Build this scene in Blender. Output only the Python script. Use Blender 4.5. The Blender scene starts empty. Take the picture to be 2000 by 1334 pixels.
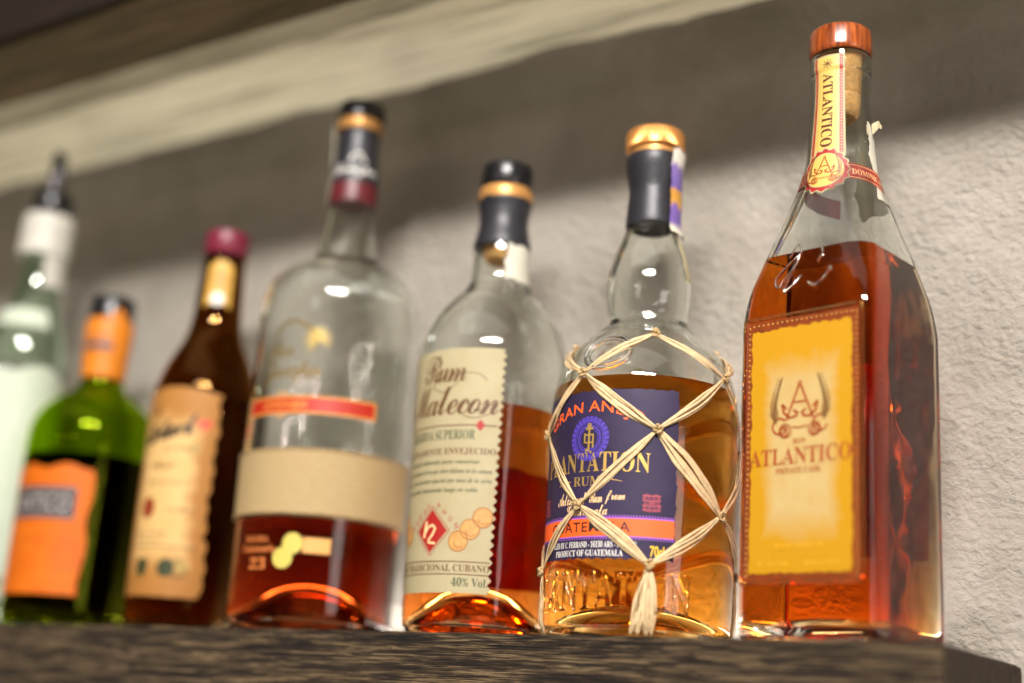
import bpy, bmesh, math, random
from mathutils import Vector, Matrix, noise
random.seed(7)
C = bpy.context.scene.collection
SC = bpy.context.scene
pi = math.pi
rad = math.radians

# ------------------------------------------------------------------ camera
cd = bpy.data.cameras.new('camera'); cam = bpy.data.objects.new('camera', cd); C.objects.link(cam)
Rm = ((0.83607205, -0.0973067, -0.53992123), (0.54469324, 0.26476225, 0.79574507), (0.06551943, -0.95939166, 0.27436262))
cam.matrix_world = Matrix(((Rm[0][0], -Rm[0][1], -Rm[0][2], 0.37393),
                           (Rm[1][0], -Rm[1][1], -Rm[1][2], -0.56832),
                           (Rm[2][0], -Rm[2][1], -Rm[2][2], -0.04690), (0, 0, 0, 1)))
cd.sensor_width = 36; cd.lens = 48.24; cd.clip_start = 0.02; cd.clip_end = 60
cd.dof.use_dof = True; cd.dof.focus_distance = 0.676; cd.dof.aperture_fstop = 2.0
SC.camera = cam

# ------------------------------------------------------------------ world, lamps, exposure
w = bpy.data.worlds.new('World'); SC.world = w; w.use_nodes = True
bg = w.node_tree.nodes['Background']; bg.inputs[0].default_value = (1.0, 0.86, 0.70, 1); bg.inputs[1].default_value = 0.04

def area(name, loc, aim, size, power, col, shape='DISK', size_y=None):
    l = bpy.data.lights.new(name, 'AREA'); l.shape = shape; l.size = size; l.energy = power; l.color = col
    if size_y: l.size_y = size_y
    o = bpy.data.objects.new(name, l); C.objects.link(o); o.location = loc
    o.rotation_euler = (Vector(aim) - Vector(loc)).to_track_quat('-Z', 'Y').to_euler()
    return o
area('ceiling_strip', (0.62, -1.20, 1.02), (-0.02, 0.1, 0.12), 0.75, 49.0, (1.0, 0.95, 0.91), 'RECTANGLE', 0.075)
area('ceiling_spot', (0.72, -1.16, 0.98), (0.0, 0.1, 0.12), 0.07, 9.0, (1.0, 0.92, 0.88))
area('overhead_fill', (0.1, -1.3, 2.2), (0.1, -1.2, 0.0), 3.2, 27.0, (1.0, 0.93, 0.84), 'RECTANGLE', 2.0)  # added soft fill from overhead, brightens the rum and the lower wall
area('low_fill', (-0.55, -0.62, -0.90), (-0.5, -0.50, 0.40), 1.5, 8.0, (1.0, 0.92, 0.78), 'RECTANGLE', 0.45)  # added soft fill from below, lifts the upper underside and shadowed wall
area('shelf_strip', (-0.231, 0.112, 0.0062), (-0.231, 0.104, 0.10), 0.79, 0.72, (1.0, 0.97, 0.92), 'RECTANGLE', 0.011)
area('side_lamp', (1.45, -0.50, 0.22), (0.0, 0.06, 0.10), 0.5, 3.2, (1.0, 0.95, 0.88), 'RECTANGLE', 0.4)
for k in range(6):
    area('room_lamp', (-1.9 + k * 0.62, -4.2 + 0.15 * (k % 2), 1.0 + 0.12 * (k % 3)), (0, 0, 0.1), 0.07, 2.6, (1.0, 0.82, 0.76))
SC.view_settings.view_transform = 'Standard'; SC.view_settings.look = 'None'
SC.view_settings.exposure = 0.0; SC.view_settings.gamma = 1.0; SC.view_settings.use_curve_mapping = False
cy = SC.cycles
cy.max_bounces = 24; cy.transmission_bounces = 24; cy.glossy_bounces = 8; cy.diffuse_bounces = 4; cy.transparent_max_bounces = 16
cy.volume_bounces = 0; cy.caustics_reflective = True; cy.caustics_refractive = True; cy.blur_glossy = 0.5
cy.sample_clamp_indirect = 0.0; cy.use_denoising = True

# ------------------------------------------------------------------ colour and materials
def S(r, g, b):
    f = lambda c: (c / 255 / 12.92) if c / 255 <= 0.04045 else ((c / 255 + 0.055) / 1.055) ** 2.4
    return (f(r), f(g), f(b), 1.0)

class NT:
    def __init__(s, name):
        s.m = bpy.data.materials.new(name); s.m.use_nodes = True; s.t = s.m.node_tree; s.t.nodes.clear()
        s.out = s.t.nodes.new('ShaderNodeOutputMaterial')
    def n(s, typ, ins=None, **kw):
        nd = s.t.nodes.new(typ)
        for k, v in kw.items(): setattr(nd, k, v)
        for k, v in (ins or {}).items():
            if hasattr(v, 'is_output'): s.t.links.new(v, nd.inputs[k])
            else: nd.inputs[k].default_value = v
        return nd
    def ramp(s, fac, stops):
        nd = s.n('ShaderNodeValToRGB', {0: fac}); e = nd.color_ramp.elements
        while len(e) < len(stops): e.new(0.5)
        for el, (p, c) in zip(e, stops): el.position = p; el.color = c
        return nd.outputs[0]
    def surf(s, sock): s.t.links.new(sock, s.out.inputs[0])
    def vol(s, sock): s.t.links.new(sock, s.out.inputs[1])

def pbr(name, col, rough=0.5, metal=0.0, var=0.0, vscale=300, bump=0.0, coat=0.0, spec=0.5):
    t = NT(name)
    p = t.n('ShaderNodeBsdfPrincipled', {'Base Color': col, 'Roughness': rough, 'Metallic': metal, 'Coat Weight': coat, 'Specular IOR Level': spec})
    if var or bump:
        co = t.n('ShaderNodeTexCoord')
        nz = t.n('ShaderNodeTexNoise', {'Vector': co.outputs['Object'], 'Scale': vscale, 'Detail': 5.0, 'Roughness': 0.65})
        if var:
            lo = tuple(c * (1 - var) for c in col[:3]) + (1,); hi = tuple(min(1, c * (1 + var)) for c in col[:3]) + (1,)
            t.t.links.new(t.ramp(nz.outputs[0], [(0.3, lo), (0.7, hi)]), p.inputs['Base Color'])
        if bump:
            b = t.n('ShaderNodeBump', {'Height': nz.outputs[0], 'Strength': 0.6, 'Distance': bump})
            t.t.links.new(b.outputs[0], p.inputs['Normal'])
    t.surf(p.outputs[0]); return t.m

def glass(name, col, ior=1.40, rough=0.0):
    t = NT(name)
    co = t.n('ShaderNodeTexCoord')
    nz = t.n('ShaderNodeTexNoise', {'Vector': co.outputs['Object'], 'Scale': 45.0, 'Detail': 1.0})
    b = t.n('ShaderNodeBump', {'Height': nz.outputs[0], 'Strength': 0.12, 'Distance': 0.002})
    g = t.n('ShaderNodeBsdfGlass', {'Color': col, 'IOR': ior, 'Roughness': rough, 'Normal': b.outputs[0]})
    t.surf(g.outputs[0]); return t.m

def liquid(name, col, dens):
    t = NT(name)
    a = t.n('ShaderNodeAttribute', attribute_name='face_ior')
    g = t.n('ShaderNodeBsdfGlass', {'Color': (1, 1, 1, 1), 'IOR': a.outputs['Fac'], 'Roughness': 0.0})
    v = t.n('ShaderNodeVolumeAbsorption', {'Color': col + (1,), 'Density': dens})
    t.surf(g.outputs[0]); t.vol(v.outputs[0]); return t.m

def paper(name, col, col2, edge=None, blotch=40, stain=0.0):
    """printed paper: fibre mottling between two inks; edge = colour that takes over towards the rim of the print"""
    t = NT(name)
    co = t.n('ShaderNodeTexCoord')
    nz = t.n('ShaderNodeTexNoise', {'Vector': co.outputs['Object'], 'Scale': blotch, 'Detail': 6.0, 'Roughness': 0.7})
    c = t.ramp(nz.outputs[0], [(0.32, col2), (0.68, col)])
    if edge:
        uv = t.n('ShaderNodeUVMap', uv_map='UVMap'); sp = t.n('ShaderNodeSeparateXYZ', {0: uv.outputs[0]})
        def rim(o, k):
            a = t.n('ShaderNodeMath', {0: o, 1: 0.5}, operation='SUBTRACT'); b = t.n('ShaderNodeMath', {0: a.outputs[0]}, operation='ABSOLUTE')
            return t.n('ShaderNodeMath', {0: b.outputs[0], 1: k}, operation='MULTIPLY').outputs[0]
        mx = t.n('ShaderNodeMath', {0: rim(sp.outputs[0], 2.0), 1: rim(sp.outputs[1], 2.0)}, operation='MAXIMUM')
        ad = t.n('ShaderNodeMath', {0: nz.outputs[0], 1: 0.45}, operation='MULTIPLY')
        sm = t.n('ShaderNodeMath', {0: mx.outputs[0], 1: ad.outputs[0]}, operation='ADD')
        f = t.ramp(sm.outputs[0], [(0.74, (0, 0, 0, 1)), (1.05, (1, 1, 1, 1))])
        c = t.n('ShaderNodeMix', {0: f, 6: c, 7: edge}, data_type='RGBA').outputs[2]
    fb = t.n('ShaderNodeTexNoise', {'Vector': co.outputs['Object'], 'Scale': 1800.0, 'Detail': 2.0})
    b = t.n('ShaderNodeBump', {'Height': fb.outputs[0], 'Strength': 0.35, 'Distance': 0.0003})
    p = t.n('ShaderNodeBsdfPrincipled', {'Base Color': c, 'Roughness': 0.6, 'Normal': b.outputs[0], 'Specular IOR Level': 0.35})
    t.surf(p.outputs[0]); return t.m

def wood(name, stops, sx, syz, bump, rough=0.6, fine=2.0, detail=8.0):
    """grain stretched along the board"""
    t = NT(name)
    co = t.n('ShaderNodeTexCoord')
    mp = t.n('ShaderNodeMapping', {'Vector': co.outputs['Object'], 'Scale': (sx, syz, syz)})
    n1 = t.n('ShaderNodeTexNoise', {'Vector': mp.outputs[0], 'Scale': 1.0, 'Detail': detail, 'Roughness': 0.68, 'Distortion': 0.6})
    mp2 = t.n('ShaderNodeMapping', {'Vector': co.outputs['Object'], 'Scale': (sx * fine, syz * fine * 1.5, syz * fine * 1.5)})
    n2 = t.n('ShaderNodeTexNoise', {'Vector': mp2.outputs[0], 'Scale': 1.0, 'Detail': 4.0, 'Roughness': 0.6})
    mx = t.n('ShaderNodeMath', {0: n1.outputs[0], 1: n2.outputs[0]}, operation='MULTIPLY')
    sc = t.n('ShaderNodeMath', {0: mx.outputs[0], 1: 2.0}, operation='MULTIPLY')
    c = t.ramp(sc.outputs[0], stops)
    b = t.n('ShaderNodeBump', {'Height': sc.outputs[0], 'Strength': 0.9, 'Distance': bump})
    p = t.n('ShaderNodeBsdfPrincipled', {'Base Color': c, 'Roughness': rough, 'Normal': b.outputs[0], 'Specular IOR Level': 0.3})
    t.surf(p.outputs[0]); return t.m

M = {}
def wall_mat():
    t = NT('rough_plaster'); co = t.n('ShaderNodeTexCoord')
    mp = t.n('ShaderNodeMapping', {'Vector': co.outputs['Object'], 'Rotation': (0, rad(-28), 0), 'Scale': (0.9, 1.0, 1.1)})
    n1 = t.n('ShaderNodeTexNoise', {'Vector': mp.outputs[0], 'Scale': 230.0, 'Detail': 7.0, 'Roughness': 0.6, 'Distortion': 0.15})
    n2 = t.n('ShaderNodeTexNoise', {'Vector': co.outputs['Object'], 'Scale': 22.0, 'Detail': 4.0})
    n3 = t.n('ShaderNodeTexVoronoi', {'Vector': co.outputs['Object'], 'Scale': 240.0, 'Randomness': 1.0}, feature='SMOOTH_F1')
    a = t.n('ShaderNodeMath', {0: n3.outputs[0], 1: -0.35}, operation='MULTIPLY')
    h = t.n('ShaderNodeMath', {0: n1.outputs[0], 1: a.outputs[0]}, operation='ADD')
    n4 = t.n('ShaderNodeTexNoise', {'Vector': co.outputs['Object'], 'Scale': 13.0, 'Detail': 3.0})
    am = t.ramp(n4.outputs[0], [(0.36, (.6, .6, .6, 1)), (0.62, (1.25, 1.25, 1.25, 1))])
    h = t.n('ShaderNodeMath', {0: h.outputs[0], 1: am}, operation='MULTIPLY')
    h2 = t.n('ShaderNodeMath', {0: n2.outputs[0], 1: 1.3}, operation='MULTIPLY')
    hh = t.n('ShaderNodeMath', {0: h.outputs[0], 1: h2.outputs[0]}, operation='ADD')
    b = t.n('ShaderNodeBump', {'Height': hh.outputs[0], 'Strength': 0.85, 'Distance': 0.0050})
    c = t.ramp(n2.outputs[0], [(0.3, S(163, 156, 145)), (0.7, S(177, 170, 160))])
    n5 = t.n('ShaderNodeTexNoise', {'Vector': co.outputs['Object'], 'Scale': 7.0, 'Detail': 6.0, 'Roughness': 0.7})
    c = t.n('ShaderNodeMix', {0: 1.0, 6: c, 7: t.ramp(n5.outputs[0], [(0.34, (.84, .83, .80, 1)), (0.60, (1.03, 1.03, 1.03, 1))])}, data_type='RGBA', blend_type='MULTIPLY').outputs[2]
    p = t.n('ShaderNodeBsdfPrincipled', {'Base Color': c, 'Roughness': 0.9, 'Normal': b.outputs[0], 'Specular IOR Level': 0.15})
    t.surf(p.outputs[0]); return t.m
M['wall'] = wall_mat()
M['oak'] = wood('weathered_dark_wood', [(0.34, S(16, 12, 8)), (0.45, S(46, 35, 24)), (0.54, S(80, 63, 44)), (0.66, S(140, 118, 86))], 16, 430, 0.0035, 0.65, 2.4, 10.0)
M['end'] = wood('dark_end_grain', [(0.2, S(26, 19, 13)), (0.8, S(70, 54, 38))], 120, 120, 0.001, 0.8)
M['board_lit'] = wood('board_lit_tone', [(0.22, S(150, 144, 116)), (0.42, S(222, 212, 182)), (0.52, S(244, 234, 204)), (0.85, S(250, 240, 212))], 4, 60, 0.0012, 0.75, 2.0, 5.0)  # bright tone stands in for light on the underside near the wall
M['beam_shade'] = wood('beam_shade_tone', [(0.15, S(48, 44, 30)), (0.45, S(94, 80, 56)), (0.85, S(132, 112, 80))], 5, 55, 0.0012, 0.75, 2.0, 5.0)  # darker tone stands in for shade on the underside towards the front
M['clear'] = glass('clear_glass', (0.975, 0.985, 0.97, 1))
M['embossed'] = glass('raised_glass_lettering', (0.985, 0.985, 0.97, 1), 1.46)
M['palegreen'] = glass('pale_green_glass', (0.90, 0.97, 0.91, 1))
M['green'] = glass('green_glass', (0.66, 0.78, 0.06, 1))
M['brown'] = glass('brown_glass', (0.55, 0.37, 0.15, 1))
M['amber'] = liquid('amber_rum', (0.925, 0.60, 0.0), 92)
M['gold'] = liquid('golden_rum', (0.99, 0.70, 0.0), 42)
M['russet'] = liquid('russet_rum', (0.975, 0.60, 0.0), 56)
M['mahogany'] = liquid('mahogany_rum', (0.82, 0.42, 0.02), 92)
M['darkrum'] = liquid('dark_rum', (0.64, 0.40, 0.12), 110)
M['black'] = pbr('black_plastic', S(22, 21, 23), 0.28)
M['capsule'] = pbr('black_shrink_capsule', S(38, 37, 42), 0.42, 0, 0.15, 260, 0.0003)
M['cork'] = pbr('cork', S(206, 158, 96), 0.85, 0, 0.28, 420, 0.0006)
M['brass'] = pbr('brushed_gold_metal', S(224, 158, 88), 0.34, 0.75, 0.1, 200)
M['copper'] = pbr('copper_gold_ring', S(206, 150, 84), 0.4, 0.45)
M['magenta'] = pbr('magenta_cap', S(114, 30, 50), 0.4)
M['maroon'] = pbr('maroon_band', S(92, 26, 32), 0.4)
M['foil'] = pbr('orange_foil', S(212, 122, 18), 0.5, 0, 0.08, 120)
M['white'] = pbr('white_paper', S(200, 195, 177), 0.6, 0, 0.08, 150)
M['tape'] = pbr('white_tape', S(193, 189, 177), 0.5, 0, 0.06, 100)
M['chrome'] = pbr('pourer_metal', S(170, 170, 178), 0.15, 1.0)
M['raffia'] = pbr('dry_raffia', S(206, 178, 134), 0.65, 0, 0.2, 260, 0.0006)
M['knot'] = pbr('raffia_knot', S(181, 152, 106), 0.7, 0, 0.25, 320, 0.0008)
def capwood():
    t = NT('varnished_red_wood'); co = t.n('ShaderNodeTexCoord')
    mp = t.n('ShaderNodeMapping', {'Vector': co.outputs['Object'], 'Scale': (420, 420, 60)})
    n1 = t.n('ShaderNodeTexNoise', {'Vector': mp.outputs[0], 'Scale': 1.0, 'Detail': 6.0})
    c = t.ramp(n1.outputs[0], [(0.3, S(88, 36, 14)), (0.55, S(148, 70, 28)), (0.75, S(184, 98, 44))])
    b = t.n('ShaderNodeBump', {'Height': n1.outputs[0], 'Strength': 0.4, 'Distance': 0.0004})
    p = t.n('ShaderNodeBsdfPrincipled', {'Base Color': c, 'Roughness': 0.28, 'Normal': b.outputs[0], 'Coat Weight': 0.4, 'Coat Roughness': 0.15})
    t.surf(p.outputs[0]); return t.m
M['capwood'] = capwood()
def weave():
    t = NT('woven_palm'); co = t.n('ShaderNodeUVMap', uv_map='UVMap')
    br = t.n('ShaderNodeTexBrick', {'Vector': co.outputs[0], 'Color1': S(182, 158, 112), 'Color2': S(174, 151, 105), 'Mortar': S(142, 116, 75), 'Scale': 1.0, 'Mortar Size': 0.002, 'Brick Width': 0.008, 'Row Height': 0.05})
    nz = t.n('ShaderNodeTexNoise', {'Vector': co.outputs[0], 'Scale': 40.0, 'Detail': 4.0})
    c = t.n('ShaderNodeMix', {0: 0.35, 6: br.outputs[0], 7: t.ramp(nz.outputs[0], [(0.3, S(167, 142, 98)), (0.7, S(189, 167, 125))])}, data_type='RGBA').outputs[2]
    b = t.n('ShaderNodeBump', {'Height': br.outputs['Fac'], 'Strength': -0.35, 'Distance': 0.0004})
    p = t.n('ShaderNodeBsdfPrincipled', {'Base Color': c, 'Roughness': 0.75, 'Normal': b.outputs[0]})
    t.surf(p.outputs[0]); return t.m
M['weave'] = weave()
def strip_mat():
    t = NT('tax_strip_print'); uv = t.n('ShaderNodeUVMap', uv_map='UVMap'); sp = t.n('ShaderNodeSeparateXYZ', {0: uv.outputs[0]})
    nz = t.n('ShaderNodeTexNoise', {'Vector': uv.outputs[0], 'Scale': 5.0, 'Detail': 4.0})
    a = t.n('ShaderNodeMath', {0: nz.outputs[0], 1: 0.22}, operation='MULTIPLY'); s = t.n('ShaderNodeMath', {0: sp.outputs[1], 1: a.outputs[0]}, operation='ADD')
    c = t.ramp(s.outputs[0], [(0.14, S(216, 206, 180)), (0.24, S(112, 88, 160)), (0.42, S(124, 96, 170)), (0.48, S(206, 150, 60)), (0.62, S(204, 146, 64)), (0.66, S(110, 88, 158)), (0.9, S(130, 108, 170)), (0.97, S(224, 216, 200))])
    p = t.n('ShaderNodeBsdfPrincipled', {'Base Color': c, 'Roughness': 0.6}); t.surf(p.outputs[0]); return t.m
M['strip'] = strip_mat()
M['cream'] = paper('cream_label_paper', S(172, 161, 127), S(163, 150, 113))
M['aged'] = paper('aged_tan_label_paper', S(214, 178, 118), S(202, 162, 98), S(164, 112, 52), 60)
M['orange'] = paper('orange_label_paper', S(211, 108, 14), S(202, 94, 7), None, 60)
M['purple'] = paper('deep_purple_label_paper', S(50, 38, 70), S(32, 23, 50), None, 30)
M['milky'] = paper('milky_green_label_paper', S(200, 207, 188), S(184, 195, 173))
M['yellow'] = paper('yellow_parchment_label', S(186, 163, 110), S(180, 149, 88), S(182, 132, 2), 60)
M['panel'] = pbr('russet_border_print', S(120, 52, 14), 0.4, 0, 0.3, 200)
M['backpaper'] = pbr('back_label_paper', S(196, 128, 66), 0.7, 0, 0.2, 60)
M['backred'] = pbr('red_brown_back_label_paper', S(150, 30, 16), 0.7, 0, 0.2, 60)
def ink(n, col, rough=0.5, metal=0.0): M[n] = pbr(n, col, rough, metal)
ink('ink_brown', S(92, 52, 24)); ink('ink_sepia', S(92, 60, 28)); ink('ink_red', S(158, 32, 26)); ink('ink_green', S(58, 74, 46))
ink('ink_dark', S(34, 26, 24)); ink('ink_orange', S(244, 96, 30)); ink('ink_violet', S(76, 58, 158)); ink('ink_lilac', S(150, 90, 190))
ink('ink_gold', S(214, 176, 96), 0.35, 0.6); ink('ink_peach', S(248, 206, 150)); ink('ink_rose', S(170, 70, 84)); ink('ink_yellow', S(240, 196, 40))
ink('ink_white', S(228, 224, 214)); ink('ink_tan', S(214, 158, 84)); ink('ink_scarlet', S(226, 66, 54)); ink('ink_olive', S(110, 98, 30)); ink('ink_slate', S(74, 70, 78)); ink('ink_fade', S(196, 164, 104))
ink('ink_darkgold', S(120, 96, 40), 0.5, 0.3); ink('ink_greygold', S(176, 150, 76), 0.5, 0.2); ink('ink_burnt', S(176, 76, 10)); ink('ink_pale', S(198, 206, 184)); ink('ink_vermilion', S(172, 34, 8)); ink('ink_bead', S(224, 176, 84), 0.3)

# ------------------------------------------------------------------ object helpers
def link(name, me, mat=None, parent=None, smooth=True):
    o = bpy.data.objects.new(name, me); C.objects.link(o)
    if mat: me.materials.append(mat)
    if parent: o.parent = parent
    if smooth: me.polygons.foreach_set('use_smooth', [True] * len(me.polygons))
    return o
def mesh(name, vs, fs, mat=None, parent=None, smooth=True, recalc=False):
    me = bpy.data.meshes.new(name); me.from_pydata([tuple(v) for v in vs], [], fs); me.update()
    if recalc:
        bm = bmesh.new(); bm.from_mesh(me); bmesh.ops.recalc_face_normals(bm, faces=bm.faces); bm.to_mesh(me); bm.free()
    return link(name, me, mat, parent, smooth)
def thing(name, label, cat, loc, group=None, rot=None):
    o = bpy.data.objects.new(name, None); C.objects.link(o); o.location = loc; o['label'] = label; o['category'] = cat
    o.empty_display_size = 0.02
    if group: o['group'] = group
    if rot: o.rotation_euler = rot
    return o

def spline(pts, per=10):
    """Catmull-Rom through control points; a repeated point makes a corner"""
    out = []
    n = len(pts)
    for i in range(n - 1):
        p1, p2 = pts[i], pts[i + 1]
        if max(abs(a - b) for a, b in zip(p1, p2)) < 1e-9: continue
        p0 = pts[i - 1] if i > 0 else p1; p3 = pts[i + 2] if i + 2 < n else p2
        for k in range(per):
            t = k / per; r = []
            for a, b, c, d in zip(p0, p1, p2, p3):
                r.append(0.5 * (2 * b + (c - a) * t + (2 * a - 5 * b + 4 * c - d) * t * t + (3 * b - a - 3 * c + d) * t ** 3))
            out.append(tuple(r))
    out.append(tuple(pts[-1])); return out

def polar(th, a, rc):
    if rc >= a - 1e-7: return a
    x, y = abs(math.cos(th)), abs(math.sin(th))
    if y > x: x, y = y, x
    c = a - rc
    if a / x * y <= c: return a / x
    q = c * (x + y); return q + math.sqrt(max(0, q * q - 2 * c * c + rc * rc))

SEG = 144
class Shape:
    """stations (h, a, corner radius) in millimetres; a round bottle has corner radius = a"""
    def __init__(s, pts, az=0.0, per=10, punt=8.0, wall=2.6, floor=5.0):
        P = [(h, a, a if rc is None else rc) for h, a, rc in pts]
        s.st = spline(P, per); s.az = rad(az); s.punt = punt; s.wall = wall; s.floor = floor
    def at(s, h):
        st = s.st
        if h <= st[0][0]: return st[0][1], st[0][2]
        for (h0, a0, r0), (h1, a1, r1) in zip(st, st[1:]):
            if h0 <= h <= h1:
                t = (h - h0) / max(1e-9, h1 - h0); return a0 + (a1 - a0) * t, r0 + (r1 - r0) * t
        return st[-1][1], st[-1][2]
    def ring(s, h, a, rc, f=1.0):
        return [Vector((f * polar(2 * pi * k / SEG, a, rc) * math.cos(2 * pi * k / SEG + s.az) * .001,
                        f * polar(2 * pi * k / SEG, a, rc) * math.sin(2 * pi * k / SEG + s.az) * .001, h * .001)) for k in range(SEG)]
    def inner(s, h):
        a, rc = s.at(h); a2 = a - s.wall; rc2 = a2 if rc >= a - 1e-6 else max(rc - s.wall * 0.6, 3.0)
        return a2, min(rc2, a2)
    def outer_base(s):
        h0, a, rc = s.st[0]
        return [s.ring(h, a, rc, f) for f, h in ((0.02, s.punt), (0.25, s.punt * .93), (0.45, s.punt * .74), (0.62, s.punt * .46), (0.76, s.punt * .18), (0.85, .3), (0.89, 0.0), (0.93, 0.05), (0.965, h0 * .25), (0.99, h0 * .6))]
    def inner_base(s, z0):
        a, rc = s.inner(z0); pf = s.punt + s.floor
        return [s.ring(h, a, rc, f) for f, h in ((0.02, pf), (0.25, pf - s.punt * .07), (0.45, pf - s.punt * .26), (0.62, s.floor + s.punt * .46), (0.78, s.floor + s.punt * .16), (0.88, s.floor + .6), (0.94, s.floor + 1.6), (0.98, s.floor + 3.4))]

def loft(rings, close0=False, close1=False):
    vs = [v for r in rings for v in r]; n = len(rings[0]); fs = []
    for i in range(len(rings) - 1):
        for k in range(n):
            a, b = i * n + k, i * n + (k + 1) % n
            fs.append((a, b, b + n, a + n))
    if close0: fs.append(tuple(reversed(range(n))))
    if close1: fs.append(tuple(range((len(rings) - 1) * n, len(rings) * n)))
    return vs, fs

def bottle_glass(sh, level, mat, parent):
    """outer skin, lip and the dry part of the inner skin; the wet part is the liquid's own interface"""
    z0 = sh.floor + 6.0
    R = sh.outer_base() + [sh.ring(h, a, rc) for h, a, rc in sh.st]
    top = sh.st[-1][0]
    a, rc = sh.inner(top); oa = sh.st[-1][1]
    R.append(sh.ring(top + .8, (a + oa) / 2 + .6, 99)); R.append(sh.ring(top + .8, (a + oa) / 2 - .6, 99)) if False else None
    hs = [h for h, _, _ in sh.st if h > (level if level else z0)]
    for h in reversed(hs): R.append(sh.ring(h, *sh.inner(h)))
    if level: R.append(sh.ring(level, *sh.inner(level)))
    else: R += [sh.ring(z0, *sh.inner(z0))] + list(reversed(sh.inner_base(z0)))
    vs, fs = loft(R, close0=True, close1=not level)
    return mesh('glass_body', vs, fs, mat, parent)

def bottle_liquid(sh, level, mat, parent, nd=1.33, ng=1.40):
    z0 = sh.floor + 6.0
    R = sh.inner_base(z0) + [sh.ring(z0, *sh.inner(z0))] + [sh.ring(h, *sh.inner(h)) for h, _, _ in sh.st if z0 < h < level] + [sh.ring(level, *sh.inner(level))]
    vs, fs = loft(R, close0=True)
    n = len(vs); top = R[-1]
    vs += list(top) + [Vector((0, 0, level * .001))]
    cap = [(n + k, n + (k + 1) % SEG, n + SEG) for k in range(SEG)]
    nf = len(fs); fs = fs + cap
    o = mesh('liquid', vs, fs, mat, parent)
    at = o.data.attributes.new('face_ior', 'FLOAT', 'FACE')
    at.data.foreach_set('value', [nd / ng] * nf + [nd] * len(cap))
    return o

def lathe(name, pts, mat, parent, per=1, seg=72, fn=None):
    """closed solid turned about the bottle axis; pts (r, h) in millimetres"""
    P = spline(pts, per) if per > 1 else pts
    rings = []
    for r, h in P:
        rings.append([Vector(((r * (fn(k / seg, h) if fn else 1)) * math.cos(2 * pi * k / seg) * .001, (r * (fn(k / seg, h) if fn else 1)) * math.sin(2 * pi * k / seg) * .001, h * .001)) for k in range(seg)])
    vs, fs = loft(rings, True, True)
    o = mesh(name, vs, fs, mat, parent, True, True)
    try: o.data.set_sharp_from_angle(angle=rad(38))
    except Exception: pass
    return o

# surfaces: (u, v, off) in mm -> point in the bottle's own frame
def on_round(sh, phi, href=None):
    def f(u, v, off):
        R = sh.at(v)[0]; Rr = sh.at(href)[0] if href else R
        a = rad(phi) + u / Rr
        return Vector(((R + off) * math.cos(a) * .001, (R + off) * math.sin(a) * .001, v * .001))
    return f
def on_flat(sh, az, dist):
    a = rad(az); n = Vector((math.cos(a), math.sin(a), 0)); t = Vector((-n.y, n.x, 0))
    def f(u, v, off): return (n * (dist + off) + t * u) * .001 + Vector((0, 0, v * .001))
    return f

def label_patch(name, surf, u0, u1, v0, v1, mat, parent, off=.15, jl=None, jr=None, jb=None, jt=None, nu=60, nv=60):
    z = lambda x: 0.0
    jl, jr, jb, jt = jl or z, jr or z, jb or z, jt or z
    vs, fs, uvs = [], [], []
    for j in range(nv + 1):
        for i in range(nu + 1):
            s, t = i / nu, j / nv
            v = (v0 + jb(u0 + (u1 - u0) * s)) * (1 - t) + (v1 + jt(u0 + (u1 - u0) * s)) * t
            u = (u0 + jl(v)) * (1 - s) + (u1 + jr(v)) * s
            vs.append(surf(u, v, off)); uvs.append((s, t))
    for j in range(nv):
        for i in range(nu):
            a = j * (nu + 1) + i; fs.append((a, a + 1, a + nu + 2, a + nu + 1))
    o = mesh(name, vs, fs, mat, parent)
    ul = o.data.uv_layers.new(name='UVMap')
    for p in o.data.polygons:
        for li in p.loop_indices: ul.data[li].uv = uvs[o.data.loops[li].vertex_index]
    return o

def torn(seed, amp, sc): return lambda x: amp * (noise.noise(Vector((x * sc, seed * 7.3, 1.7))) + 0.5 * noise.noise(Vector((x * sc * 2.7, seed * 3.1, 5.2))))
def pinked(amp, per): return lambda x: amp * abs(((x / per) % 1) * 2 - 1) - amp

_tc = {}
def text_mesh(s, weight=0.0, space=1.0):
    k = (s, weight, space)
    if k not in _tc:
        c = bpy.data.curves.new('lettering', 'FONT'); c.body = s; c.size = 1.0; c.resolution_u = 3; c.offset = weight; c.space_character = space
        o = bpy.data.objects.new('lettering', c); C.objects.link(o)
        dg = bpy.context.evaluated_depsgraph_get(); me = bpy.data.meshes.new_from_object(o.evaluated_get(dg))
        vs = [(v.co.x, v.co.y) for v in me.vertices]; fs = [tuple(p.vertices) for p in me.polygons]
        bpy.data.objects.remove(o); bpy.data.curves.remove(c); bpy.data.meshes.remove(me)
        x0 = min(v[0] for v in vs); x1 = max(v[0] for v in vs); y0 = min(v[1] for v in vs); y1 = max(v[1] for v in vs)
        _tc[k] = ([((x - x0) / (x1 - x0), (y - y0) / (y1 - y0)) for x, y in vs], fs)
    return _tc[k]
BOLD = {}
def _math(base_u, base_l, base_d=None, exc={}):
    def f(s):
        o = ''
        for ch in s:
            if ch in exc: o += exc[ch]
            elif 'A' <= ch <= 'Z': o += chr(base_u + ord(ch) - 65)
            elif 'a' <= ch <= 'z': o += chr(base_l + ord(ch) - 97)
            elif '0' <= ch <= '9' and base_d: o += chr(base_d + ord(ch) - 48)
            else: o += ch
        return o
    return f
serif = _math(0x1D400, 0x1D41A, 0x1D7CE)
script = _math(0x1D4D0, 0x1D4EA)
italic = _math(0x1D468, 0x1D482)

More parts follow.
